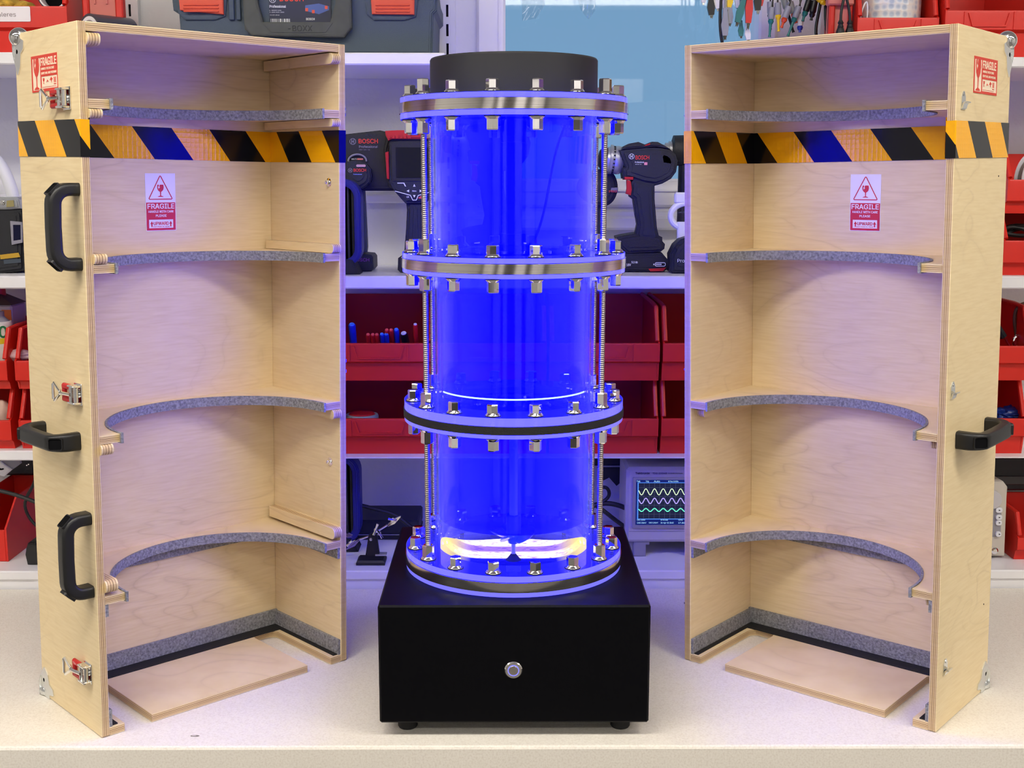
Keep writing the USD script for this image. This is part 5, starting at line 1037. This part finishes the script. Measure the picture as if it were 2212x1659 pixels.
# dark flat box, cable and helping hands left of the cylinder
yb = YL + .12; a0, a1 = at(690, 1150, yb), at(905, 1150, yb)
t = thing('flat_case', 'flat black case with a pale seam lying behind the helping hand tool', 'case', ((a0[0] + a1[0]) / 2, yb, SH0))
zc0, zc1 = SH0 + .0003, at(800, 1124, yb)[2]; zm = at(800, 1170, yb)[2]
obj('lower_shell', box(a0[0], a1[0], yb, yb + .10, zc0, max(zm, zc0 + .008), .002), tool_black, t); obj('upper_shell', box(a0[0], a1[0], yb, yb + .10, max(zm, zc0 + .008) + .0016, zc1, .003), navy, t); obj('seam', box(a0[0] + .001, a1[0] - .001, yb + .001, yb + .099, max(zm, zc0 + .008), max(zm, zc0 + .008) + .0016), grey_band, t)
obj('black_cable', tube(spline([at(a_, b2, YL + .09) for a_, b2 in ((735, 1086), (780, 1092), (820, 1102), (852, 1112), (875, 1128), (905, 1148))], 30), .0036, 8), cable_black, label='black cable curving behind the helping hand tool', cat='cable')
obj('paper_sheet', box(at(782, 1113, YW - .05)[0], at(876, 1113, YW - .05)[0], YW - .07, YW - .02, SH0 + .0002, SH0 + .0012), grey_band, label='grey sheet lying by the wall behind the flat case', cat='sheet')
yh = YL - .005; v = View(yh)
bx, bz = v.p(803, 1222); dz = SH0 + .0003 - bz
t = thing('helping_hand', 'helping hand tool with metal crocodile clamps on a black cast base', 'clamp tool', (bx, yh, SH0))
Pp = lambda a_, b2, dy=0.: np.array([v.p(a_, b2)[0], yh - dy, v.p(a_, b2)[1] + dz])
w1 = v.w(1)
obj('base', hull([(bx + a_ * q_ * w1, yh + b2 * q_ * .75 * w1, SH0 + .0003 + h) for a_ in (-32, 32) for b2 in (-32, 32) for q_, h in ((1, 0), (1, .004), (.86, .0075))]), blk, t)
obj('post', puff(Polygon([Pp(790, 1207)[[0, 2]], Pp(821, 1207)[[0, 2]], Pp(814, 1162)[[0, 2]], Pp(806, 1158)[[0, 2]], Pp(797, 1162)[[0, 2]]]), .010, .002, yh - .005), blk, t)
obj('foot_plate', box(Pp(789, 0)[0], Pp(815, 0)[0], yh - .0085, yh + .006, Pp(0, 1207)[2], Pp(0, 1203)[2], .0006), zinc, t)
obj('post_screw', lathe([(.0028, 0), (.0024, .001), (.001, .0014)], 14, Pp(802, 1171, .0052), -Y_), zinc, t)
obj('cross_bar', tube([Pp(754, 1180), Pp(800, 1165), Pp(836, 1142)], .0019, 8), chrome, t)
def clamp_jaw(a_, b2, c2, d2, nm='crocodile_clamp'):
    p0, p1 = Pp(a_, b2, .004), Pp(c2, d2, .004); d = (p1 - p0); L = np.linalg.norm(d); d /= L; n_ = np.array([-d[2], 0, d[0]])
    p = obj(nm, [affine(extrude(Polygon([(0, .0015), (L * .45, .0042), (L, .0008), (L, 0), (0, .0004)]), .005), p0 - Y_ * .0025, d, n_, Y_), affine(extrude(Polygon([(0, -.0015), (L * .45, -.0038), (L, -.0006), (L, 0), (0, -.0004)]), .005), p0 - Y_ * .0025, d, n_, Y_)], chrome, t)
    return p
clamp_jaw(838, 1142, 866, 1122); clamp_jaw(776, 1172, 750, 1192); clamp_jaw(762, 1164, 741, 1160)
def wing(a_, b2, dx, dyy): obj('wing_nut', [tube([Pp(a_, b2, .008), Pp(a_ + dx, b2 + dyy, .008)], [.0014, .0024], 8), tube([Pp(a_, b2, .008), Pp(a_ - dx * .8, b2 - dyy * .8, .008)], [.0014, .0024], 8), lathe([(.003, 0), (.003, .004)], 10, Pp(a_, b2, .004), -Y_)], chrome, t)
wing(812, 1150, 5, -13); wing(821, 1158, 6, 9); wing(850, 1128, -10, -2); wing(757, 1178, -6, 6)

# oscilloscope and a second instrument right of the cylinder
yo = YL + .02; v = View(yo, 1280, 960, 5.186); beige = M('instrument_beige', srgb(190, 186, 188), .5, bump=.1, bscale=900); beige_d = M('instrument_shade', srgb(150, 147, 152), .5)
x0, x1 = v.p(372, 800)[0], v.p(372, 800)[0] + .315; zb_, zt_ = v.p(500, 1205)[1], v.p(500, 365)[1]
ft = v.p(500, 1370)[1]; dz = SH0 - ft; V_ = lambda pts: affinity.translate(v.poly(pts), 0, dz)
t = thing('oscilloscope', 'grey oscilloscope showing three wave traces, right of the cylinder on the lowest shelf', 'oscilloscope', ((x0 + x1) / 2, yo, SH0))
bd = obj('cabinet', box(x0, x1, yo, yo + .12, zb_ + dz, zt_ + dz, .005), beige, t)
sx0, sz1 = v.p(484, 500); sx1, sz0 = v.p(1130, 1005); sz0 += dz; sz1 += dz
bz = sbox(sx0 - v.w(34), sz0 - v.w(38), sx1 + v.w(30), sz1 + v.w(28))
obj('bezel', xz(extrude(bz.difference(sbox(sx0, sz0, sx1, sz1)), .003), (0, yo, 0)), beige_d, t)
scr = obj('screen', xz(extrude(sbox(sx0, sz0, sx1, sz1), .0006), (0, yo - .0001, 0)), emit('screen_blue', (.012, .025, .22), .8), t, label='lit blue oscilloscope screen')
gx0_, gz1_ = v.p(516, 540); gx1_, gz0_ = v.p(1006 + 90, 935); gz0_ += dz; gz1_ += dz
field = emit('screen_field', (.020, .024, .075), .8); frame_c = emit('screen_frame', (.10, .30, 1.0), .9); grid_c = emit('screen_grid', (.12, .14, .26), .6)
obj('trace_field', xz(extrude(sbox(gx0_, gz0_, gx1_, gz1_), .0003), (0, yo - .0007, 0)), field, scr)
obj('field_border', xz(extrude(sbox(gx0_ - v.w(14), gz0_ - v.w(10), gx1_ + v.w(12), gz1_ + v.w(8)).difference(sbox(gx0_, gz0_, gx1_, gz1_)), .0004), (0, yo - .0007, 0)), frame_c, scr)
for k in range(1, 10): obj('grid_line', xz(extrude(sbox(gx0_ + (gx1_ - gx0_) * k / 10 - v.w(1.6), gz0_, gx0_ + (gx1_ - gx0_) * k / 10 + v.w(1.6), gz1_), .0003), (0, yo - .0010, 0)), grid_c, scr)
for k in range(1, 8): obj('grid_line', xz(extrude(sbox(gx0_, gz0_ + (gz1_ - gz0_) * k / 8 - v.w(1.4), gx1_, gz0_ + (gz1_ - gz0_) * k / 8 + v.w(1.4)), .0003), (0, yo - .0010, 0)), grid_c, scr)
for nm, cy, amp, colr, wdt in (('white_trace', 636, 34, (.75, 1.0, .62), 5), ('violet_trace', 737, 30, (.45, .36, .95), 6), ('green_trace', 838, 17, (.16, .95, .62), 6)):
    ln = [v.p(516 + q_, cy - amp * math.sin((516 + q_ - 570) / 97 * 2 * math.pi)) for q_ in range(0, 578, 4)]
    obj(nm, xz(extrude(LineString([(a_, b2 + dz) for a_, b2 in ln]).buffer(v.w(wdt)), .0003), (0, yo - .0013, 0)), emit(nm, colr, 1.1), scr)
scr_txt = emit('screen_text', (.35, .65, 1.0), 1.0)
w_ = View(yo, 1280, 960, 5.186); wp0 = w_.p; w_.p = lambda a_, b2: (wp0(a_, b2)[0], wp0(a_, b2)[1] + dz)
for st, a_, b2, h, wd in (('Tek', 490, 527, 18, 44), ('Trig', 592, 526, 16, 36), ('Auto', 684, 527, 18, 70), ('M Pos: 0.000s', 845, 526, 15, 116), ('CH1 10mV', 496, 956, 14, 96), ('M 50.0us', 760, 956, 15, 84), ('CH1', 958, 956, 14, 50), ('CH2 20mV', 496, 990, 16, 106), ('CH3 5.00mV', 628, 988, 14, 106), ('24-Apr-22 10:43', 760, 990, 17, 150), ('17.4kHz', 956, 990, 16, 100)):
    words(w_, scr, st, a_, b2, h, wd, scr_txt, .0008)
words(w_, bd, 'Tektronix', 476, 440, 24, 166, M('navy_print', srgb(40, 40, 90), .5), .0006); words(w_, bd, 'TDS 2004B', 668, 440, 20, 166, M('grey_lilac_print', srgb(95, 92, 120), .5), .0006); words(w_, bd, 'FOUR CHANNEL DIGITAL STORAGE OSCILLOSCOPE', 842, 436, 12, 170, M('grey_lilac_print2', srgb(110, 107, 130), .5), .0006, False)
obj('front_seam', xz(extrude(sbox(x0 + .006, w_.p(0, 1082)[1], x1 - .006, w_.p(0, 1076)[1]), .0005), (0, yo - .0001, 0)), beige_d, t)
for a_ in (470, 1080): obj('tilt_foot', puff(V_([(a_, 1205), (a_ + 170, 1205), (a_ + 168, 1240), (a_ + 130, 1240), (a_ + 130, 1370), (a_ - 10, 1370), (a_ - 10, 1240)]), .02, .002, yo + .004), beige_d, t)
for a_ in (470, 1080): obj('rear_foot', box(v.p(a_, 0)[0], v.p(a_ + 120, 0)[0], yo + .085, yo + .105, SH0 + .0003, zb_ + dz + .001, .002), beige_d, t)
for k, (a_, b2) in enumerate(((1180, 560), (1180, 650), (1180, 740), (1180, 830), (1300, 560), (1420, 560))): obj('panel_knob', lathe([(.0085, 0), (.0075, .010), (.006, .011)], 20, (w_.p(a_, b2)[0], yo, w_.p(a_, b2)[1]), -Y_), beige_d, t)
dk = thing('black_case', 'black box filling the dark recess above the oscilloscope', 'box', (x0 + .02, yo + .15, SH0))
zz0, zz1 = at(1400, 1035, yo + .15)[2], SH1 - .006
obj('shell', box(at(1272, 1000, yo + .15)[0], at(1760, 1000, yo + .15)[0], yo + .15, YW - .01, SH0 + .12, zz1, .004), tool_black, dk)
obj('pedestal', box(at(1420, 1000, yo + .15)[0], at(1740, 1000, yo + .15)[0], yo + .17, YW - .03, SH0 + .0003, SH0 + .12, .003), tool_black, dk)
obj('flap', puff(Polygon([at(a_, b2, yo + .145)[[0, 2]] for a_, b2 in ((1300, 1040), (1316, 1032), (1332, 1050), (1350, 1034), (1350, 1010), (1290, 1010))]), .004, .001, yo + .145), tool_black, dk)
for pts, rr2, lab in (((((1270, 1100), (1300, 1088), (1325, 1089), (1352, 1098), (1380, 1115))), .0042, 'thick black cable looping behind the oscilloscope'), ((((1290, 1085), (1310, 1078), (1316, 1066), (1310, 1054), (1296, 1058))), .003, 'small black cable loop left of the oscilloscope'), ((((1270, 1085), (1302, 1102), (1325, 1120), (1352, 1140), (1375, 1160))), .0036, 'black cable slanting down behind the base box')):
    obj('black_cable', tube(spline([at(a_, b2, yo + .03) for a_, b2 in pts], 24), rr2, 8), cable_black, label=lab, cat='cable')
yi = YL + .01; v = View(yi, 2090, 960, 5.186)
ft = v.p(300, 1400)[1]; dz2 = SH0 - ft; v3p = v.p; v.p = lambda a_, b2: (v3p(a_, b2)[0], v3p(a_, b2)[1] + dz2)
x1_, zt_ = v.p(446, 560); x0_ = x1_ - .26; zb_ = v.p(300, 1375)[1]
t = thing('signal_generator', 'beige bench instrument with round edged keys, right of the right case', 'instrument', ((x0_ + x1_) / 2, yi, SH0))
bd = obj('cabinet', puff(Polygon([(x0_, zb_), v.p(410, 1375), v.p(438, 700), v.p(446, 600), v.p(400, 540), (x0_, zt_)]), .11, .004, yi), M('instrument_cream', srgb(196, 188, 176), .5), t)
obj('dial', lathe([(v.w(110), 0), (v.w(104), .006), (v.w(96), .0065)], 40, (v.p(262, 735)[0], yi, v.p(262, 735)[1]), -Y_), beige, t)
obj('key_panel', xz(extrude(v.poly([(240, 830), (372, 830), (360, 1155), (240, 1155)]), .0005), (0, yi, 0)), beige_d, bd)
for b2 in (850, 930, 990, 1118):
    k_ = obj('key', xz(extrude(rrect(v.p(300, b2)[0], v.p(372 - (b2 - 850) * .05, b2)[0], v.p(0, b2 + 28)[1], v.p(0, b2 - 28)[1], v.w(24)), .004), (0, yi - .0004, 0)), wp, bd)
    obj('key_mark', xz(extrude(v.poly([(330, b2 - 8), (350, b2), (330, b2 + 8)]), .0004), (0, yi - .0044, 0)), slot_dark, k_)
obj('socket', lathe([(v.w(42), 0), (v.w(40), .008), (v.w(24), .010)], 24, (v.p(276, 1295)[0], yi, v.p(276, 1295)[1]), -Y_), chrome, t)
for a_ in (300, -700): obj('foot', box(v.p(a_, 0)[0], v.p(a_ + 85, 0)[0], yi + .01, yi + .03, SH0 + .0003, zb_ + .001, .001), slot_dark, t)
for a_ in (300, -700): obj('foot', box(v.p(a_, 0)[0], v.p(a_ + 85, 0)[0], yi + .08, yi + .10, SH0 + .0003, zb_ + .001, .001), slot_dark, t)
xr = at(2188, 1200, YL + .01)[0]; zr = at(2195, 1090, YL + .06)[2] - SH0
make_bin('storage_bin', 'red storage bin standing right of the beige instrument on the lowest shelf', .17, .15, zr * .5, zr, (xr + .085, YL - .005, SH0 + .0003), pocket=False, lip=.5)
t = thing('screen_device', 'dark flat device in the recess above the beige instrument', 'device', (at(2150, 1030, YL + .15)[0], YL + .15, SH1))
obj('shell', box(at(2020, 1030, YL + .12)[0], at(2330, 1030, YL + .12)[0], YL + .12, YW - .002, at(2150, 1060, YL + .12)[2], SH1 - .0045, .003), tool_black, t)
obj('front_strip', box(at(2030, 1030, YL + .12)[0], at(2320, 1030, YL + .12)[0], YL + .117, YL + .12, at(2150, 1046, YL + .12)[2], at(2150, 1028, YL + .12)[2], .0008), M('smoke_grey', srgb(52, 50, 54), .3), t)

# small marks on the worktop
for px, py, lab in ((421, 1590, 'small dark chip on the worktop in front of the left case'),):
    c_ = EYE + ray(px, py) * (-EYE[2] / ray(px, py)[2]); q = affinity.scale(Point(0, 0).buffer(.0035), 1.5, .5)
    obj('worktop_chip', affine(extrude(q.difference(affinity.translate(affinity.scale(q, .6, .6), -.001, .0003)), .0003), (c_[0], c_[1], .0001), X_, Y_, Z_), M('chip_grey', srgb(120, 112, 104), .7), label=lab, cat='mark')
